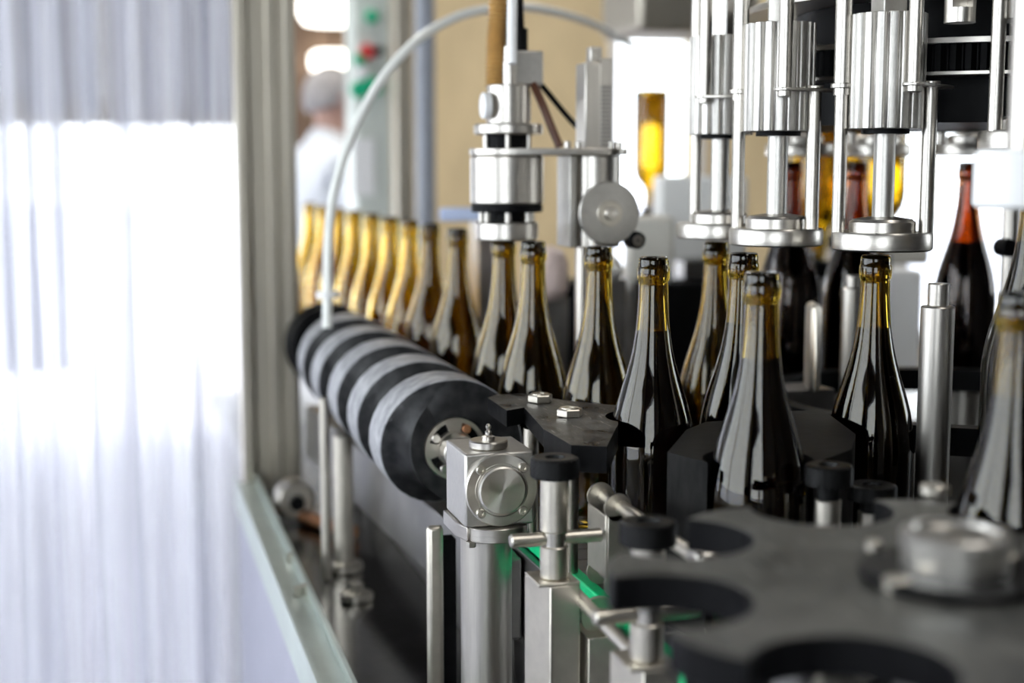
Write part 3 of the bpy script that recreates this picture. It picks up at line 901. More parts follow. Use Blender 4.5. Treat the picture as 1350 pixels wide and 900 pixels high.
GE = 'empty amber bottles queued along the feed screw'
elabs = [(703, 'empty amber bottle between the round spindle cap and the steel disc'),
         (664, 'empty amber bottle standing directly under the round steel spindle cap'),
         (603, 'empty amber bottle first left of the spindle cap with a bare neck'),
         (567, 'empty amber bottle second left of the spindle cap'),
         (540, 'empty amber bottle third left of the spindle cap, against the grey pipe'),
         (514, 'empty amber bottle glowing bright yellow, fourth left of the spindle cap'),
         (490, 'empty amber bottle fifth left of the spindle cap'),
         (467, 'empty amber bottle sixth left of the spindle cap'),
         (447, 'empty amber bottle just right of the falling white hose'),
         (427, 'empty amber bottle hidden partly by the falling white hose'),
         (409, 'leftmost empty amber bottle beside the beige post')]
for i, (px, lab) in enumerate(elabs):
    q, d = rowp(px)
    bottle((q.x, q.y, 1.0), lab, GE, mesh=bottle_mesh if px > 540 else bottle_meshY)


def gp(px, d, z=1.0):
    p = W(px, 400, d); return Vector((p.x, p.y, z))


bA = gp(861, 1.32); bB = gp(1004, 1.125); bC = gp(1153, 1.345); b981 = gp(979, 1.385); bR = gp(1345, .94); b790 = gp(789, 1.50); b947 = gp(943, 1.60)
bottle(b790, 'empty amber bottle in front of the round steel disc at the end of the screw', GE)
bottle(b947, 'empty amber bottle below the leftmost filling head, behind the filled ones', 'empty bottles below the filling heads')
GF = 'filled red wine bottles leaving the filler'
bottle(bA, 'filled dark wine bottle in the centre, sharply focused, in the notch of the guide plate', GF, wine_hi)
bottle(bB, 'large filled dark wine bottle in the foreground centre, slightly blurred, with a pale side sheen', GF, wine_hi)
bottle(bC, 'filled dark wine bottle under the second large filling head, left of the steel pin', GF, wine_hi)
bottle(b981, 'filled dark wine bottle half hidden behind the foreground bottle', GF, wine_hi)
bottle(bR, 'blurred filled wine bottle cut by the right edge in front', GF, wine_hi)
bE = gp(1362, 1.22, 1.087)
bottle(bE, 'dark raised filled bottle cut by the right edge behind the blurred one', GF, wine_hi)
t = thing('lift_pedestal', 'steel lift pedestal under the raised bottle cut by the right edge', 'pedestal', (bE.x, bE.y, .999), 'lift pedestals of the carousel')
obj('piston', MB().cyl((0, 0, 0), (0, 0, .076), .028, seg=32), STEELV, t)
obj('top_disc', MB().cyl((0, 0, .076), (0, 0, .0875), .040, seg=36, bev=.002), STEEL, t)
# raised bottles at the back of the carousel
GB = 'bottles raised at the back of the filling carousel'
rear = [(1039, 1.90, 'raised wine bottle with a reddish glow behind the second filling head', bottle_meshR, wine_lo),
        (1124, 1.93, 'raised wine bottle mostly hidden behind the bottle under the large filling head', bottle_meshR, wine_lo),
        (1271, 1.92, 'raised wine bottle with red-lit neck at the back right', bottle_meshR, wine_lo)]
for px, d, lab, ms, wn in rear:
    q = gp(px, d, 1.09)
    bottle(q, lab, GB, wn, ms)
    t = thing('lift_pedestal', {1039: 'steel lift pedestal under the reddish bottle at the back', 1124: 'steel lift pedestal hidden behind the centre right bottle', 1271: 'tall steel lift pedestal under the back right bottle'}[px], 'pedestal', (q.x, q.y, .999), 'lift pedestals of the carousel')
    obj('piston', MB().cyl((0, 0, 0), (0, 0, .078), .028, seg=32), STEELV, t)
    obj('top_disc', MB().cyl((0, 0, .078), (0, 0, .0905), .040, seg=36, bev=.002), STEEL, t)
# upside-down bottles in the rinser behind
GI = 'upside-down amber bottles in the rinser'
inv = [(859, 118, 3.30, 'bright yellow upside-down bottle against the white window', 'dark gripper under the bright yellow upside-down bottle'),
       (1081, 112, 2.22, 'amber upside-down bottle seen between the two large filling heads', 'dark gripper of the upside-down bottle between the filling heads'),
       (1163, 96, 2.15, 'amber upside-down bottle behind the second large filling head', 'dark gripper of the upside-down bottle behind the large head'),
       (1112, 120, 2.72, 'yellow upside-down bottle seen through the rods of the large filling head', 'dark gripper of the upside-down bottle behind the rods')]
for px, py, d, lab, lab2 in inv:
    q = W(px, py, d)
    bottle(q, lab, GI, mesh=bottle_meshB, flip=True)
    t = thing('rinser_gripper', lab2, 'gripper', (q.x, q.y, q.z - .296), 'rinser grippers')
    obj('gripper_cup', MB().ring((0, 0, -.004), .0165, .024, .026, seg=26), BLACK, t)
    obj('gripper_stem', MB().cyl((0, 0, -.03), (0, 0, -.004), .02, seg=20), DULL, t)
    zb_ = DECK - (q.z - .296)
    obj('gripper_post', MB().cyl((0, 0, zb_), (0, 0, -.03), .012, seg=16), DULL, t)

# ================================================================== GUIDE PLATES
PZ = 1.146
def poly(pts, z): return [tuple(onz(a, b, z)[:2]) for a, b in pts]


def cyc(c, r, z0, z1): return MB().cyl((c.x, c.y, z0), (c.x, c.y, z1), r, seg=48)


t = thing('infeed_guide_plate', 'worn black guide plate with two hex nuts between gearbox and centre bottle', 'guide plate', (.42, 1.3, 1.0))
pA = poly([(643, 524), (668, 541), (691, 537), (717, 566), (760, 545), (812, 545), (830, 536), (800, 533), (740, 527), (690, 519), (655, 520)], PZ)
o = obj('upper_plate', MB().prism(pA, PZ - .016, PZ), WORN, t, world=True)
cut(o, [cyc(b790, .0425, 1.0, 1.2).move(-t.location), cyc(Vector((ROWX, rowp(703)[0].y, 0)), .0425, 1.0, 1.2).move(-t.location), cyc(bA, .0435, 1.0, 1.2).move(-t.location)])
pB = poly([(717, 567), (753, 588), (800, 590), (815, 560), (812, 541), (760, 542)], PZ - .0005)
o = obj('lower_plate', MB().prism(pB, PZ - .0225, PZ + .0005), WORN, t, world=True)
cut(o, [cyc(bA, .0435, 1.0, 1.2).move(-t.location), cyc(b790, .0425, 1.0, 1.2).move(-t.location)])
for ch in [x for x in t.children]: topside(ch)
for (px, py) in ((712, 530), (751, 549)):
    q = onz(px, py, PZ)
    obj('hex_nut', MB().cyl((q.x, q.y, PZ + .0004), (q.x, q.y, PZ + .0080), .0125, seg=6, bev=.001).ring((q.x, q.y, PZ + .0078), .005, .0085, .0012, seg=20), WARM, t, world=True, angle=20)
for q in (W(752, 640, 1.31), W(700, 570, 1.40)):
    obj('spacer_post', MB().cyl((q.x, q.y, 1.0058), (q.x, q.y, PZ - .0225), .0075, seg=24), WARM, t, world=True)

t = thing('outfeed_guide_block', 'thick black nylon block with bottle notches right of the centre bottle', 'guide block', (.6, 1.2, 1.0))
pC = poly([(880, 596), (936, 610), (1000, 612), (1080, 608), (1123, 592), (1128, 572), (1085, 540), (1030, 542), (985, 552), (930, 556), (905, 566)], PZ)
o = obj('nylon_block', MB().prism(pC, 1.0, PZ), BLOCK, t, world=True)
cut(o, [cyc(c, .0445, .9, 1.3).move(-t.location) for c in (bA, bC, b981)] + [cyc(bB, .0445, .9, 1.3).move(-t.location)])
q = onz(1095, 533, PZ)
single('inner_guide_ring', MB().ring((.92, 1.40, 1.095), .205, .225, .028, seg=72), BLACK, (.92, 1.40, 1.095), 'black guide ring behind the filled bottles inside the carousel', 'guide ring')

# ================================================================== FOREGROUND STAR WHEEL
SZ1 = 1.16
hub = onz(1258, 762, SZ1)
t = thing('star_wheel', 'large worn grey star wheel with round bottle notches in the right foreground', 'star wheel', (hub.x, hub.y, 1.0))
OA = math.radians(103) - PSI


def star_poly(RO, rp, RC, n=8):
    pts = []
    half = math.asin(min(1, 0))  # unused
    # intersection angle of the outer circle and the pocket circle
    cosd = (RO ** 2 + RC ** 2 - rp ** 2) / (2 * RO * RC)
    dl = math.acos(cosd)
    for i in range(n):
        ac = OA + 2 * PI * i / n
        c = Vector((RC * math.cos(ac), RC * math.sin(ac)))
        # from the start corner through the inner side to the end corner
        s = Vector((RO * math.cos(ac - dl), RO * math.sin(ac - dl))) - c
        e = Vector((RO * math.cos(ac + dl), RO * math.sin(ac + dl))) - c
        a0 = math.atan2(s.y, s.x); a1 = math.atan2(e.y, e.x)
        while a0 > a1: a0 -= 2 * PI
        # go the inner way: decreasing from a0 to a1
        if not (a0 - (a1 - 2 * PI)) > 0: pass
        aa0, aa1 = a0, a1 - 2 * PI
        for k in range(19):
            a = aa0 + (aa1 - aa0) * k / 18
            pts.append((c.x + rp * math.cos(a), c.y + rp * math.sin(a)))
        # outer arc to the next pocket
        b0 = ac + dl; b1 = ac + 2 * PI / n - dl
        for k in range(1, 6):
            b = b0 + (b1 - b0) * k / 6
            rr = RO + .004 * math.sin(PI * k / 6)
            pts.append((rr * math.cos(b), rr * math.sin(b)))
    return pts


sp = star_poly(.182, .0455, .163)
topside(obj('upper_star_plate', MB().prism(sp, .139, .16), STARM, t, bevel=.0015))
obj('lower_star_plate', MB().prism(sp, .040, .058), BLACK, t, bevel=.001)
obj('star_shaft', MB().cyl((0, 0, DECK - 1.0), (0, 0, .139), .030, seg=36), DULL, t)
hb = obj('hub_flange', MB().cyl((0, 0, .160), (0, 0, .166), .050, seg=56, bev=.002), RUBBER, t)
obj('hub', MB().lathe([(0, 0), (.0285, 0), (.0285, .007), (.0272, .0073), (.0272, .009), (.0288, .0093), (.0288, .0190), (.0275, .0203), (.0225, .0203), (.0215, .018), (0, .018)], (0, 0, .166), 56), TURNZ, t, label='bright turned steel hub')
for (px, py, r) in ((1152, 727, .0048), (1182, 778, .0075), (1330, 745, .006), (1232, 652, .010)):
    q = onz(px, py, SZ1)
    v = q - hub
    obj('plate_bolt', MB().cyl((v.x, v.y, .160), (v.x, v.y, .167), r, seg=18, bev=.001), WARM, t)
for i in range(4):
    a = OA + PI / 8 + i * PI / 2
    obj('spacer', MB().cyl((.12 * math.cos(a), .12 * math.sin(a), .058), (.12 * math.cos(a), .12 * math.sin(a), .139), .009, seg=20), DULL, t)

# knobs behind the star wheel
def small_knob(px, d, ykt, h, r, lab, posth=.03, with_post=True):
    p = W(px, ykt, d); z = zpy(ykt + 6, d)
    t = thing('knob_post', lab, 'knob', (p.x, p.y, 1.0))
    obj('knob', knob_mb((0, 0, z - 1.0 - h), r, h), RUBBER, t, angle=20)
    obj('knob_stem', MB().cyl((0, 0, 0), (0, 0, z - 1.0 - h * 1.35), r * .55, seg=28, bev=.001), WARM, t)


small_knob(1093, 1.09, 606, .020, .0185, 'dark knurled knob on a steel stem right of the large foreground bottle')
small_knob(1150, 1.13, 632, .016, .0195, 'low dark knob behind the star wheel in front of the centre right bottle')

# steel pins
def pin(px, d, ytop, yst, r, lab):
    p = W(px, 500, d); z1 = zpy(ytop, d); zs = zpy(yst, d)
    t = thing('steel_pin', lab, 'pin', (p.x, p.y, .999))
    obj('pin_body', MB().cyl((0, 0, 0), (0, 0, zs - .999), r, seg=36, bev=.0012), STEELV, t)
    obj('pin_tip', MB().cyl((0, 0, zs - .999), (0, 0, z1 - .999), r * .63, seg=30, bev=.0008), STEEL, t)


pin(1233, 1.27, 372, 402, .0148, 'sharp upright steel pin with a narrower tip right of the centre right bottle')
pin(1121, 1.74, 362, 378, .0130, 'blurred upright steel pin behind the bottle under the large filling head')
p = gp(1328, 1.75, .999)
t = thing('column_with_knob', 'slim steel column with a small black knob at the right edge', 'column', p)
obj('column', MB().cyl((0, 0, 0), (0, 0, .75), .010, seg=24), STEELV, t)
obj('side_knob', MB().cyl((-.012, -.02, zpy(325, 1.75) - .999), (-.012, .004, zpy(325, 1.75) - .999), .011, seg=24, bev=.002), BLACK, t)

# ================================================================== SPINDLE UNIT OVER THE ROW
q, dS = rowp(664)
SXP, SYP = q.x + .004, q.y
dS = (W(664, 300, dS).y and dS)
def zs(py): return zpy(py, dS)
k = dS / F
t = thing('spindle_unit', 'steel spindle unit with a round cap above the queued empty bottle', 'spindle', (SXP, SYP, zs(320)))
def seg(name, y0, y1, rpx, mat, bev=.001, dx=0, par=t, label=None, n=48):
    return obj(name, MB().cyl((SXP + dx * k, SYP, zs(y1)), (SXP + dx * k, SYP, zs(y0)), rpx * k, seg=n, bev=bev), mat, par, world=True, label=label)


seg('bell_cap', 292, 316, 41, STEEL, .002)
seg('black_gasket', 269, 279, 47, BLACK)
for i in range(7):
    a = 2 * PI * i / 7
    obj('standoff_pin', MB().cyl((SXP + 34 * k * math.cos(a), SYP + 34 * k * math.sin(a), zs(292)), (SXP + 34 * k * math.cos(a), SYP + 34 * k * math.sin(a), zs(279)), .0035, seg=12), STEEL, t, world=True)
seg('inner_core', 279, 292, 24, BLACK)
seg('main_barrel', 205, 269, 48, STEEL, .0025, label='wide bright steel barrel')
seg('neck_core', 178, 196, 30, BLACK)
for i in range(6):
    a = 2 * PI * i / 6 + .3
    obj('neck_pin', MB().cyl((SXP + 32 * k * math.cos(a), SYP + 32 * k * math.sin(a), zs(196)), (SXP + 32 * k * math.cos(a), SYP + 32 * k * math.sin(a), zs(178)), .003, seg=12), STEEL, t, world=True)
seg('upper_disc', 164, 178, 45, STEEL, .002, 2)
seg('upper_barrel', 114, 164, 28, STEEL, .001, 2)
seg('vent_port', 120, 160, 10, DULL, .001, 22, n=20)
obj('round_cap', MB().cyl((SXP - 36 * k, SYP - .01, zs(141)), (SXP - 26 * k, SYP - .01, zs(141)), 17 * k, seg=30, bev=.001), WHITEP, t, world=True)
obj('terminal_block', MB().box((SXP + 22 * k, SYP, (zs(70) + zs(114)) / 2), (44 * k, .036, zs(70) - zs(114))), ALU, t, world=True, bevel=.002)
obj('small_fitting', MB().cyl((SXP - 2 * k, SYP - .02, zs(115)), (SXP - 2 * k, SYP - .02, zs(84)), 9 * k, seg=20, bev=.001).cyl((SXP - 2 * k, SYP - .02, zs(84)), (SXP - 2 * k, SYP - .02, zs(66)), 7 * k, seg=6), STEEL, t, world=True)
obj('cable_gland', MB().cyl((SXP + 18 * k, SYP, zs(70)), (SXP + 18 * k, SYP, zs(40)), 10 * k, seg=20, bev=.001), BLACK, t, world=True)
# arm to the rack column
XR = W(824, 200, dS).x
pl = []
for i in range(13):
    a = PI / 2 + PI * i / 12; pl.append((SXP + 49 * k * math.cos(a), SYP + 49 * k * math.sin(a)))
cxr = XR - .04; cyr = SYP - .03
for i in range(13):
    a = -PI / 2 + PI * i / 12; pl.append((cxr + .040 * math.cos(a), cyr + .042 * math.sin(a)))
obj('arm_plate', MB().prism(pl, zs(205), zs(196)), STEEL, t, world=True, bevel=.001)

CYc = cyr
CXc = onY(782, 270, CYc).x
t = thing('rack_column', 'steel rack column with a round disc holding the spindle arm', 'column', (CXc, CYc, DECK))
dC = 1.60; kc = dC / F
def zc(py): return zpy(py, dC)
obj('column_barrel', MB().cyl((CXc, CYc, zc(332)), (CXc, CYc, zs(205) - .0005), 38 * kc, seg=48, bev=.001), STEEL, t, world=True)
obj('side_flange', MB().box((CXc - 41 * kc, CYc - .004, (zc(332) + zs(205)) / 2), (10 * kc, .05, zs(205) - zc(332) - .001)), ALU, t, world=True, bevel=.001)
obj('lower_column', MB().cyl((CXc - 16 * kc, CYc, DECK), (CXc - 16 * kc, CYc, zc(332)), 10 * kc, seg=28), STEELV, t, world=True)
obj('rack_bar', MB().box((CXc, CYc, (zs(196) + zc(76)) / 2), (40 * kc, .036, zc(76) - zs(196))), STEELV, t, world=True, bevel=.0015)
rt = MB()
for i in range(15):
    z = zs(196) + .004 + i * .0048
    rt.box((CXc + 10 * kc, CYc - .0195, z), (15 * kc, .004, .0024))
obj('rack_teeth', rt, DULL, t, world=True, label='row of fine rack teeth')
obj('rack_cover', MB().box((CXc + 10 * kc, CYc - .0185, zs(196) + .090), (17 * kc, .003, .030)), STEELV, t, world=True)
obj('rack_stub', MB().box((CXc + 0 * kc, CYc, (zc(76) + zc(53)) / 2), (18 * kc, .016, zc(53) - zc(76))), STEELV, t, world=True, bevel=.002)
dc = onY(800, 281, CYc - 38 * kc)
dsk = obj('round_disc', MB().cyl((dc.x, CYc - 38 * kc - .004, dc.z), (dc.x, CYc - 38 * kc - .010, dc.z), 45 * 1.55 / F, seg=72, bev=.0008), ALU, t, world=True, label='flat round grey metal disc')
obj('disc_washer', MB().cyl((dc.x, CYc - 38 * kc - .010, dc.z), (dc.x, CYc - 38 * kc - .0125, dc.z), .0155, seg=32, bev=.0005), WARM, dsk, world=True)
obj('disc_bolt', MB().lathe([(0, 0), (.0078, 0), (.0078, .005), (.0066, .006), (.0036, .006), (.0036, .0025), (0, .0025)], (dc.x, CYc - 38 * kc - .0125, dc.z), 20, (0, -1, 0)), STEEL, dsk, world=True)
obj('disc_spindle', MB().cyl((dc.x, CYc - 38 * kc - .004, dc.z), (dc.x, CYc, dc.z), .012, seg=24), STEEL, t, world=True)
kb = onY(836, 316, CYc - 38 * kc)
obj('lock_knob', MB().cyl((kb.x, CYc - .02, kb.z), (kb.x, CYc - 38 * kc - .012, kb.z), .0105, seg=24, bev=.0015), BLACK, t, world=True)
obj('lock_bolt', MB().lathe([(0, 0), (.0062, 0), (.0062, .002), (.003, .002), (.003, 0), (0, 0)], (kb.x, CYc - 38 * kc - .012, kb.z), 20, (0, -1, 0)), STEEL, t, world=True)
for i, px in enumerate((748, 762, 806, 816)):
    x = onY(px, 195, CYc - .018).x
    obj('plate_screw', MB().cyl((x, CYc - .018, zs(196)), (x, CYc - .018, zs(187)), .0042, seg=16, bev=.0008), STEEL, t, world=True)

# hoses and cables
def curve_pts(pts, n=10):
    """Catmull-Rom through pts"""
    P = [Vector(p) for p in pts]; P = [P[0] * 2 - P[1]] + P + [P[-1] * 2 - P[-2]]
    out = []
    for i in range(1, len(P) - 2):
        for j in range(n):
            t_ = j / n
            a, b, c, d = P[i - 1], P[i], P[i + 1], P[i + 2]
            out.append(0.5 * ((2 * b) + (c - a) * t_ + (2 * a - 5 * b + 4 * c - d) * t_ ** 2 + (3 * b - a - 3 * c + d) * t_ ** 3))
    out.append(P[-2]); return out


hp = [(431, 432, 2.0), (432, 380, 2.0), (433, 320, 2.0), (438, 265, 2.0), (452, 210, 2.0), (474, 155, 2.0), (505, 102, 2.0), (548, 55, 2.02), (598, 24, 2.08), (645, 12, 2.15), (700, 10, 2.3), (755, 22, 2.45), (795, 38, 2.6), (835, 62, 2.75)]
P = curve_pts([W(*h) for h in hp], 8)
t = thing('white_hose', 'milky white hose arching from the screw up over the spindle', 'hose', W(431, 432, 2.0))
obj('hose_tube', MB().tube(P, .0068, 14), HOSEM, t, world=True)
obj('hose_collar', MB().lathe([(.007, -.004), (.016, -.004), (.016, .004), (.007, .004)], W(432, 388, 2.0), 24, closed=True), WHITEP, t, world=True)
# brown ribbed hose
pts = curve_pts([W(653, 116, 1.72), W(654, 70, 1.72), W(656, 30, 1.72), W(658, -25, 1.72)], 16)
rr = [.0112 + (.0022 if i % 2 else -.0016) for i in range(len(pts))]
single('ribbed_hose', MB().tube(pts, rr, 18), BROWN, pts[0], 'amber brown ribbed hose rising left of the spindle', 'hose', angle=80)
pts = [W(675, 84, 1.62), W(675, 30, 1.62), W(676, -25, 1.62)]
single('white_tube', MB().tube(pts, .0058, 14), WHITEP, pts[0], 'straight white tube between the ribbed hose and black cable', 'tube')
gl = Vector((SXP + 18 * k, SYP, zs(40)))
pts = curve_pts([gl, gl + Vector((-.001, 0, .02)), W(684, -25, dS)], 5)
single('black_cable', MB().tube(pts, .0052, 14), BLACK, gl, 'thick black cable rising from the top of the spindle unit', 'cable')
pts = curve_pts([W(702, 108, 1.69), W(716, 140, 1.70), W(728, 170, 1.70), W(738, 194, 1.70)], 6)
single('brown_cable', MB().tube(pts, .0050, 12), BROWNC, pts[0], 'short brown cable sloping down behind the spindle head', 'cable')
pts = curve_pts([W(700, 96, 1.74), W(722, 122, 1.75), W(745, 150, 1.76), W(765, 172, 1.76)], 6)
single('dark_cable', MB().tube(pts, .0036, 12), BLACK, pts[0], 'thin black cable sloping behind the brown one to the rack column', 'cable')

# ================================================================== FILLING HEADS AND CAROUSEL TOP
CC = Vector((.92, 1.383, 0))
def gear_poly(r, n, depth, frac=.66):
    pts = []
    for i in range(n):
        a = 2 * PI * i / n; w = 2 * PI / n
        for f, rr in ((0, r - depth), (.08, r - depth * .25), (.16, r), (.16 + frac * .45, r + .0002), (.16 + frac * .8, r), (.16 + frac * .95, r - depth * .3), (.90, r - depth)):
            pts.append((rr * math.cos(a + f * w), rr * math.sin(a + f * w)))
    return pts


HREF = math.radians(219.4)
def filling_head(pos, label, dref, full=True, proto=[None]):
    """built once around the origin, z=1.0 at bottle base"""
    ang = math.atan2(pos.y - CC.y, pos.x - CC.x) - HREF
    if proto[0] is not None and full:
        r = copy_tree(proto[0]); r.location = (pos.x, pos.y, 1.0); r.rotation_euler = (0, 0, ang); r['label'] = label
        return r
    t = thing('filling_head', label, 'filling head', (pos.x, pos.y, 1.0), 'filling heads of the carousel', ang)
    d = 1.342; k = d / F
    def z(py): return zpy(py, d) - 1.0
    def loc(camx, camy): return (camx * CP + camy * SP, -camx * SP + camy * CP)
    fl = obj('flange', MB().lathe([(0.016, 0), (.0440, 0), (.0462, .0015), (.0464, .004), (.0464, .0150), (.0452, .0172), (.0, .0172), (0, .006), (.016, .006)], (0, 0, z(329)), 72), STEEL, t)
    obj('cup_step', MB().lathe([(0, 0), (.0305, 0), (.0305, .009), (.0295, .0102), (.0285, .0102), (.0275, .0118), (.0120, .0142), (0, .0142)], (0, 0, z(329) + .0172), 56), STEEL, t)
    obj('shaft', MB().cyl((0, 0, z(329) + .0300), (0, 0, z(172) + .002), .0100, seg=32), ALU, t)
    obj('black_seal', MB().cyl((0, 0, z(174) - .0022), (0, 0, z(174) + .004), .022, seg=32), BLACK, t)
    m = MB().prism(gear_poly(.0348, 18, .0042), z(171), z(24))
    obj('long_pinion', m, ALU, t, bevel=.0007, angle=25)
    obj('square_shaft', MB().box((0, 0, z(-20)), (.024, .024, z(-60) - z(24) + .02)), ALU, t, bevel=.001)
    # rods: lower left, lower right, front
    for nm, (cx_, cy_), zb, ztp, r_ in (('guide_rod', (-.0405, .004), 307, -60, .0062), ('guide_rod', (.0375, -.012), 307, 116, .0068), ('front_rod', (.0140, -.0395), 126, -60, .0066)):
        x, y = loc(cx_, cy_)
        obj(nm, MB().cyl((x, y, z(zb)), (x, y, z(ztp)), r_, seg=24, bev=.0008), STEEL, t)
    x, y = loc(-.0405, .004)
    obj('rod_clip', MB().cyl((x, y, z(118)), (x, y, z(112)), .0105, seg=28, bev=.0005).cyl((x, y, z(127)), (x, y, z(118)), .0078, seg=24), STEEL, t)
    obj('upper_rod', MB().cyl((x, y, z(112)), (x, y, z(-60)), .0078, seg=24), STEEL, t)
    a = Vector(loc(.0140, -.0395)); b = Vector(loc(.0375, -.012)); c_ = Vector(loc(.058, .012))
    dv_ = (b - a).normalized(); nv = Vector((-dv_.y, dv_.x)); hw = .0105
    pl = []
    a0 = math.atan2(dv_.y, dv_.x)
    for i in range(9):
        aa = a0 + PI / 2 + PI * i / 8; pl.append((a.x + hw * math.cos(aa), a.y + hw * math.sin(aa)))
    for i in range(9):
        aa = a0 - PI / 2 + PI * i / 8; pl.append((c_.x + hw * .8 * math.cos(aa), c_.y + hw * .8 * math.sin(aa)))
    obj('link_plate', MB().prism(pl, z(118), z(114)), STEEL, t, bevel=.0005)
    obj('rod_nut', MB().cyl((b.x, b.y, z(114)), (b.x, b.y, z(110)), .0085, seg=24, bev=.0005), STEEL, t)
    if full: proto[0] = t
    return t


h2 = gp(1160, 1.342, 0); h1 = gp(1021, 1.43, 0); h0 = gp(946, 1.57, 0)
filling_head(h2, 'large steel filling head right of centre, nearest, with the fluted pinion', 1.342)
filling_head(h1, 'second steel filling head, over the half hidden filled bottle', 1.43)
filling_head(h0, 'leftmost steel filling head, partly behind the second one', 1.57)
h3 = gp(1352, 1.27, 0)
filling_head(h3, 'steel filling head cut by the right edge of the picture', 1.27).location.z = 1.092
for px, d, lab in ((1271, 1.92, 'dark filling head above the raised bottle at the back right'), (1149, 1.98, 'blurred filling head at the back behind the large one'), (1050, 1.95, 'blurred filling head at the back behind the second one')):
    r = filling_head(gp(px, d, 0), lab, d)
    r.location.z = 1.092
# near white sleeve on a rod, right edge
p = W(1345, 235, 1.0)
t = thing('white_sleeve_rod', 'blurred white cylinder on a thick steel rod at the upper right edge', 'sleeve', (p.x, p.y, zpy(275, 1.0)))
obj('white_sleeve', MB().cyl((p.x, p.y, zpy(275, 1.0)), (p.x, p.y, zpy(197, 1.0)), 60 / F, seg=40, bev=.003), WHITEP, t, world=True)
obj('rod', MB().cyl((p.x + .003, p.y, zpy(197, 1.0)), (p.x + .003, p.y, zpy(-60, 1.0)), .0125, seg=28), STEEL, t, world=True)
# toothed ring, plates, drum
gzt, gzb = zpy(75, 1.5), zpy(108, 1.5)
t = thing('carousel_gear', 'big black toothed ring gear between steel plates driving the filling heads', 'gear', (CC.x, CC.y, gzb))
obj('toothed_ring', MB().prism([(CC.x + x, CC.y + y) for x, y in gear_poly(.243, 110, .006, .5)], gzb, gzt), BLACK, t, world=True, angle=20)
obj('top_plate', MB().cyl((CC.x, CC.y, gzt), (CC.x, CC.y, gzt + .005), .249, seg=96), STEEL, t, world=True)
obj('bottom_plate', MB().cyl((CC.x, CC.y, gzb - .003), (CC.x, CC.y, gzb), .247, seg=96), STEEL, t, world=True)
single('upper_black_drum', MB().cyl((CC.x, CC.y, gzt + .006), (CC.x, CC.y, zpy(14, 1.5)), .20, seg=72), BLACK, (CC.x, CC.y, gzt + .006), 'black drum between the gear and the upper ring plate', 'drum')
single('lower_black_drum', MB().cyl((CC.x, CC.y, 1.421), (CC.x, CC.y, gzb - .0035), .215, seg=72), BLACK, (CC.x, CC.y, 1.421), 'black drum just below the toothed gear', 'drum')
t = thing('upper_ring_plate', 'bright steel ring plate crossing the top of the carousel', 'plate', (CC.x, CC.y, zpy(14, 1.5)))
obj('ring_plate', MB().cyl((CC.x, CC.y, zpy(14, 1.5) + .0005), (CC.x, CC.y, zpy(14, 1.5) + .008), .255, seg=96, bev=.001), STEEL, t, world=True)
obj('upper_housing', MB().cyl((CC.x, CC.y, zpy(14, 1.5) + .008), (CC.x, CC.y, zpy(14, 1.5) + .16), .17, seg=72), STEELV, t, world=True)
p = W(1266, 10, 1.25)
t = thing('slotted_bush', 'short steel bush with a slot hanging from the upper plate', 'bush', (p.x, p.y, zpy(30, 1.25)))
o = obj('bush_body', MB().cyl((p.x, p.y, zpy(30, 1.25)), (p.x, p.y, zpy(-40, 1.25)), .0135, seg=40), STEEL, t, world=True)
cut(o, [MB().box((-.004, -.01, zpy(6, 1.25) - zpy(30, 1.25)), (.016, .012, .0065))])
single('bush_bracket', MB().bar(p.x - .018, p.x + .018, p.y - .02, p.y + .02, zpy(-50, 1.25), zpy(-40, 1.25)).bar(p.x - .018, CC.x, p.y, p.y + .02, zpy(-58, 1.25), zpy(-50, 1.25)), STEEL, (p.x, p.y, zpy(-50, 1.25)), 'steel bracket carrying the slotted bush above the frame', 'bracket')
# housing above the rinser, upper middle
p0 = W(842, 40, 3.1); p1_ = W(912, 40, 3.1)
single('rinser_housing', MB().bar(p0.x, p1_.x + .18, p0.y, p0.y + .25, zpy(40, 3.1), zpy(-70, 3.1)), FRAME, ((p0.x + p1_.x) / 2, p0.y, zpy(40, 2.6)), 'blurred grey steel housing at the top edge above the white window', 'housing', bevel=.012)

# ================================================================== THINGS BEHIND
def blurbox(name, x0, x1, y0, y1, d, mat, lab, cat, depth=.15, bevel=.008, down=True, zbase=None, sx=0.0):
    a = W(x0, y0, d); b = W(x1, y0, d)
    zb = zbase if zbase is not None else DECK if down and d < 3.4 else zpy(y1, d)
    cx, cy = (a.x + b.x) / 2, (a.y + b.y) / 2
    w = (b - a).length
    m = MB().box((cx, cy + depth / 2, (zpy(y0, d) + zpy(y1, d)) / 2), (w, depth, zpy(y0, d) - zpy(y1, d)), -PSI)
    t = thing(name, lab, cat, (cx, cy, zb))
    obj('casing', m, mat, t, world=True, bevel=bevel)
    if zpy(y1, d) - zb > .01:
        obj('stand', MB().bar(cx - .03 + sx, cx + .03 + sx, cy + depth / 2, cy + depth / 2 + .06, zb, zpy(y1, d)), DULL, t, world=True)
    return t


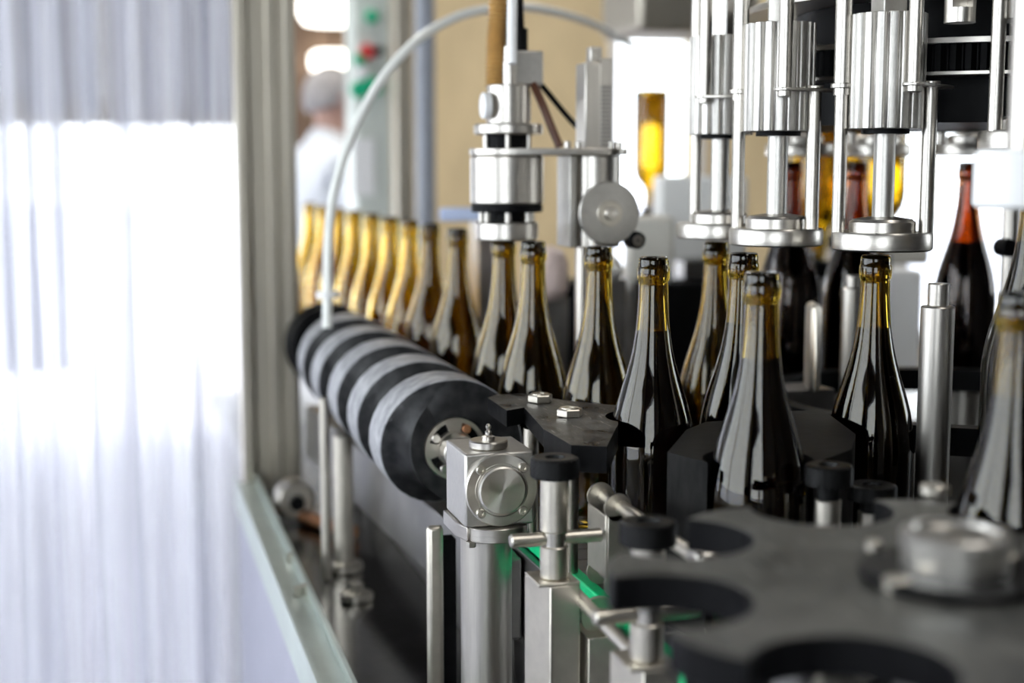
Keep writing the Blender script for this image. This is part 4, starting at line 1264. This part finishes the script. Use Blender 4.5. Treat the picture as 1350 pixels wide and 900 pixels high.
blurbox('rinser_cabinet', 846, 905, 286, 372, 2.5, BEIGEM, 'beige grey machine box below the bright upside-down bottle', 'machine box')
blurbox('rinser_machine', 884, 1000, 232, 345, 2.75, PAINTW, 'pale blurred machine body behind the leftmost filling head', 'machine box')
blurbox('rear_motor', 722, 768, 330, 400, 2.1, PINK, 'pinkish blurred motor body behind the row of bottles', 'motor', bevel=.02)
blurbox('rear_motor', 806, 842, 338, 374, 2.05, BEIGEM, 'small pale blurred motor right of the screw-end bottle', 'motor', bevel=.02)
blurbox('dark_housing', 722, 1100, 372, 560, 2.70, BLACK, 'long black machine housing behind the bottles', 'housing', depth=.12)
blurbox('pale_tote', 1170, 1232, 356, 520, 2.75, PAPER, 'pale box seen between the centre right bottle and the steel pin', 'box')
blurbox('machine_enclosure', 1172, 1240, 318, 350, 2.9, BEIGEM, 'beige blurred panel below the large filling head', 'panel')
blurbox('ring_bracket', 950, 1000, 352, 520, 1.92, DULL, 'dull steel bracket behind the half hidden bottles', 'bracket', depth=.05, zbase=1.0)
blurbox('small_valve', 1076, 1092, 400, 520, 1.615, WARM, 'small beige valve between the reddish bottle and the large one', 'valve', depth=.04, zbase=1.0)
p = onz(602, 298, 1.0)
t = blurbox('blue_sensor', 583, 640, 274, 292, 2.35, BLUEC, 'pale blue sensor box behind the bottle necks left of the cap', 'sensor', depth=.04, bevel=.004, sx=.06)
# upright beige profiles and grey pipe
for x0, x1, d, m, lab in ((520, 544, 4.2, FRAME, 'beige upright steel profile left of the grey pipe'),):
    a = W(x0, 200, d); b = W(x1, 200, d)
    single('upright_profile', MB().box(((a.x + b.x) / 2, a.y, 1.6), ((b - a).length, .06, 3.2)), m, ((a.x + b.x) / 2, a.y, 0), lab, 'profile', bevel=.005)
a = W(561, 200, 3.7)
single('grey_pipe', MB().cyl((a.x, a.y, 0), (a.x, a.y, 3.2), .026, seg=24), GREYP, (a.x, a.y, 0), 'vertical blue grey pipe in front of the beige wall', 'pipe')
# control cabinet with buttons
a = W(470, 200, 4.4); b = W(518, 200, 4.4)
w = (b - a).length
t = thing('control_cabinet', 'pale green control cabinet with coloured buttons behind the hose', 'cabinet', ((a.x + b.x) / 2, a.y + .1, 0))
obj('cabinet_body', MB().box((0, 0, 1.15), (w, .2, 2.3)), CABM, t, bevel=.01)
def btn(px, py, r, m, lab):
    q = W(px, py, 4.35); v = q - t.location
    obj('button', MB().cyl((v.x, -.10, v.z), (v.x, -.125, v.z), r, seg=20, bev=.004), m, t, label=lab)
btn(490, 22, .020, GREENB, 'green button'); btn(484, 68, .024, REDB, 'red button'); btn(474, 118, .026, GREENB, 'green button')
btn(490, 112, .026, GREENB, 'green button'); btn(474, 78, .018, GREENB, 'green button'); btn(500, 66, .014, BLACK, 'black button'); btn(500, 118, .014, GREENB, 'green button'); btn(478, 96, .020, PAPER, 'white button')
v0 = W(468, 182, 4.35) - t.location; v1 = W(500, 258, 4.35) - t.location
obj('paper_sheet', MB().box(((v0.x + v1.x) / 2, -.104, (v0.z + v1.z) / 2), (v1.x - v0.x, .004, v0.z - v1.z)), PAPER, t, label='white paper sheet')

# ------------------------------------------------------------------ the person behind, seen from behind-left
pp = W(427, 150, 5.2)
PXc, PYc = pp.x, pp.y


def skin_fig(name, nodes, edges, mat, parent, sub=2):
    me = bpy.data.meshes.new(name)
    me.from_pydata([n_[0] for n_ in nodes], edges, []); me.materials.append(mat)
    o = bpy.data.objects.new(name, me); COL.objects.link(o)
    if parent: o.parent = parent
    sk = o.modifiers.new('skin', 'SKIN'); sk.use_smooth_shade = True
    for i, n_ in enumerate(nodes):
        sv = me.skin_vertices[0].data[i]; sv.radius = n_[1] if isinstance(n_[1], tuple) else (n_[1], n_[1])
        sv.use_root = (i == 0)
    s = o.modifiers.new('sub', 'SUBSURF'); s.levels = sub; s.render_levels = sub
    return o


t = thing('person', 'person with short grey hair in a white shirt standing turned away at the back', 'person', (PXc, PYc, 0), rz=-1.25)
nodes = [((0, 0, .94), (.14, .10)), ((0, 0, 1.10), (.13, .095)), ((0, .0, 1.28), (.155, .105)), ((0, 0, 1.40), (.12, .085)), ((0, .01, 1.485), (.055, .055)), ((0, .03, 1.55), (.055, .06)), ((0, .035, 1.62), (.078, .095)), ((0, .035, 1.69), (.070, .085)),
         ((.17, 0, 1.39), .055), ((.235, .03, 1.13), .043), ((.20, .22, 1.02), .034), ((.19, .27, 1.0), (.035, .02)),
         ((-.17, 0, 1.39), .055), ((-.235, .03, 1.13), .043), ((-.20, .22, 1.02), .034), ((-.19, .27, 1.0), (.035, .02)),
         ((.09, 0, .84), .085), ((.10, 0, .48), .055), ((.10, -.02, .09), .040), ((.11, .12, .035), .035),
         ((-.09, 0, .84), .085), ((-.10, 0, .48), .055), ((-.10, -.02, .09), .040), ((-.11, .12, .035), .035)]
edges = [(0, 1), (1, 2), (2, 3), (3, 4), (4, 5), (5, 6), (6, 7), (3, 8), (8, 9), (9, 10), (10, 11), (3, 12), (12, 13), (13, 14), (14, 15), (0, 16), (16, 17), (17, 18), (18, 19), (0, 20), (20, 21), (21, 22), (22, 23)]
body = skin_fig('body', nodes, edges, SKIN, t)
for s_ in (-1, 1):
    obj('ear', MB().lathe([(0, -.012), (.012, -.010), (.018, 0), (.012, .010), (0, .012)], (s_ * .080, .03, 1.63), 14, (1, 0, 0)), SKIN, t)
    for j in range(4):
        obj('finger', MB().tube([(s_ * (.175 + j * .014), .28, 1.0), (s_ * (.175 + j * .014), .315, .995), (s_ * (.175 + j * .014), .335, .975)], [.009, .008, .006], 8), SKIN, t)
    obj('thumb', MB().tube([(s_ * .165, .26, 1.005), (s_ * .150, .29, 1.005), (s_ * .150, .31, .995)], [.010, .009, .007], 8), SKIN, t)
obj('nose', MB().tube([(0, .125, 1.65), (0, .148, 1.615), (0, .125, 1.60)], [.008, .014, .010], 10), SKIN, t)
sn = [((0, 0, .92), (.165, .125)), ((0, 0, 1.10), (.158, .12)), ((0, 0, 1.28), (.180, .13)), ((0, 0, 1.405), (.140, .105)), ((0, .010, 1.485), (.074, .072)), ((0, .018, 1.535), (.066, .066)),
      ((.175, 0, 1.39), .075), ((.235, .03, 1.15), .062), ((.215, .14, 1.07), .055), ((-.175, 0, 1.39), .075), ((-.235, .03, 1.15), .062), ((-.215, .14, 1.07), .055)]
skin_fig('shirt', sn, [(0, 1), (1, 2), (2, 3), (3, 4), (4, 5), (3, 6), (6, 7), (7, 8), (3, 9), (9, 10), (10, 11)], SHIRT, t)
tn = [((0, 0, .95), (.16, .12)), ((.095, 0, .82), .105), ((.10, 0, .48), .080), ((.10, -.01, .10), .065), ((-.095, 0, .82), .105), ((-.10, 0, .48), .080), ((-.10, -.01, .10), .065)]
skin_fig('trousers', tn, [(0, 1), (1, 2), (2, 3), (0, 4), (4, 5), (5, 6)], TROU, t)
hm = MB()
NN = 26
vs = []; fs = []
for j in range(11):
    ph = (PI * .66) * j / 10
    for k_ in range(NN):
        a = 2 * PI * k_ / NN
        cut_ = .70 + .30 * (0.5 - 0.5 * math.sin(a))          # shorter at the forehead (+Y)
        pph = ph * (cut_ if True else 1)
        vs.append((.090 * math.sin(pph) * math.cos(a), .030 + .108 * math.sin(pph) * math.sin(a), 1.635 + .118 * math.cos(pph)))
for j in range(10):
    for k_ in range(NN):
        k2 = (k_ + 1) % NN
        fs.append((j * NN + k_, j * NN + k2, (j + 1) * NN + k2, (j + 1) * NN + k_))
hm.add(vs, fs)
ho = obj('hair', hm, HAIR, t, angle=180)
sm = ho.modifiers.new('thick', 'SOLIDIFY'); sm.thickness = .008

print('script done', len(bpy.data.objects))
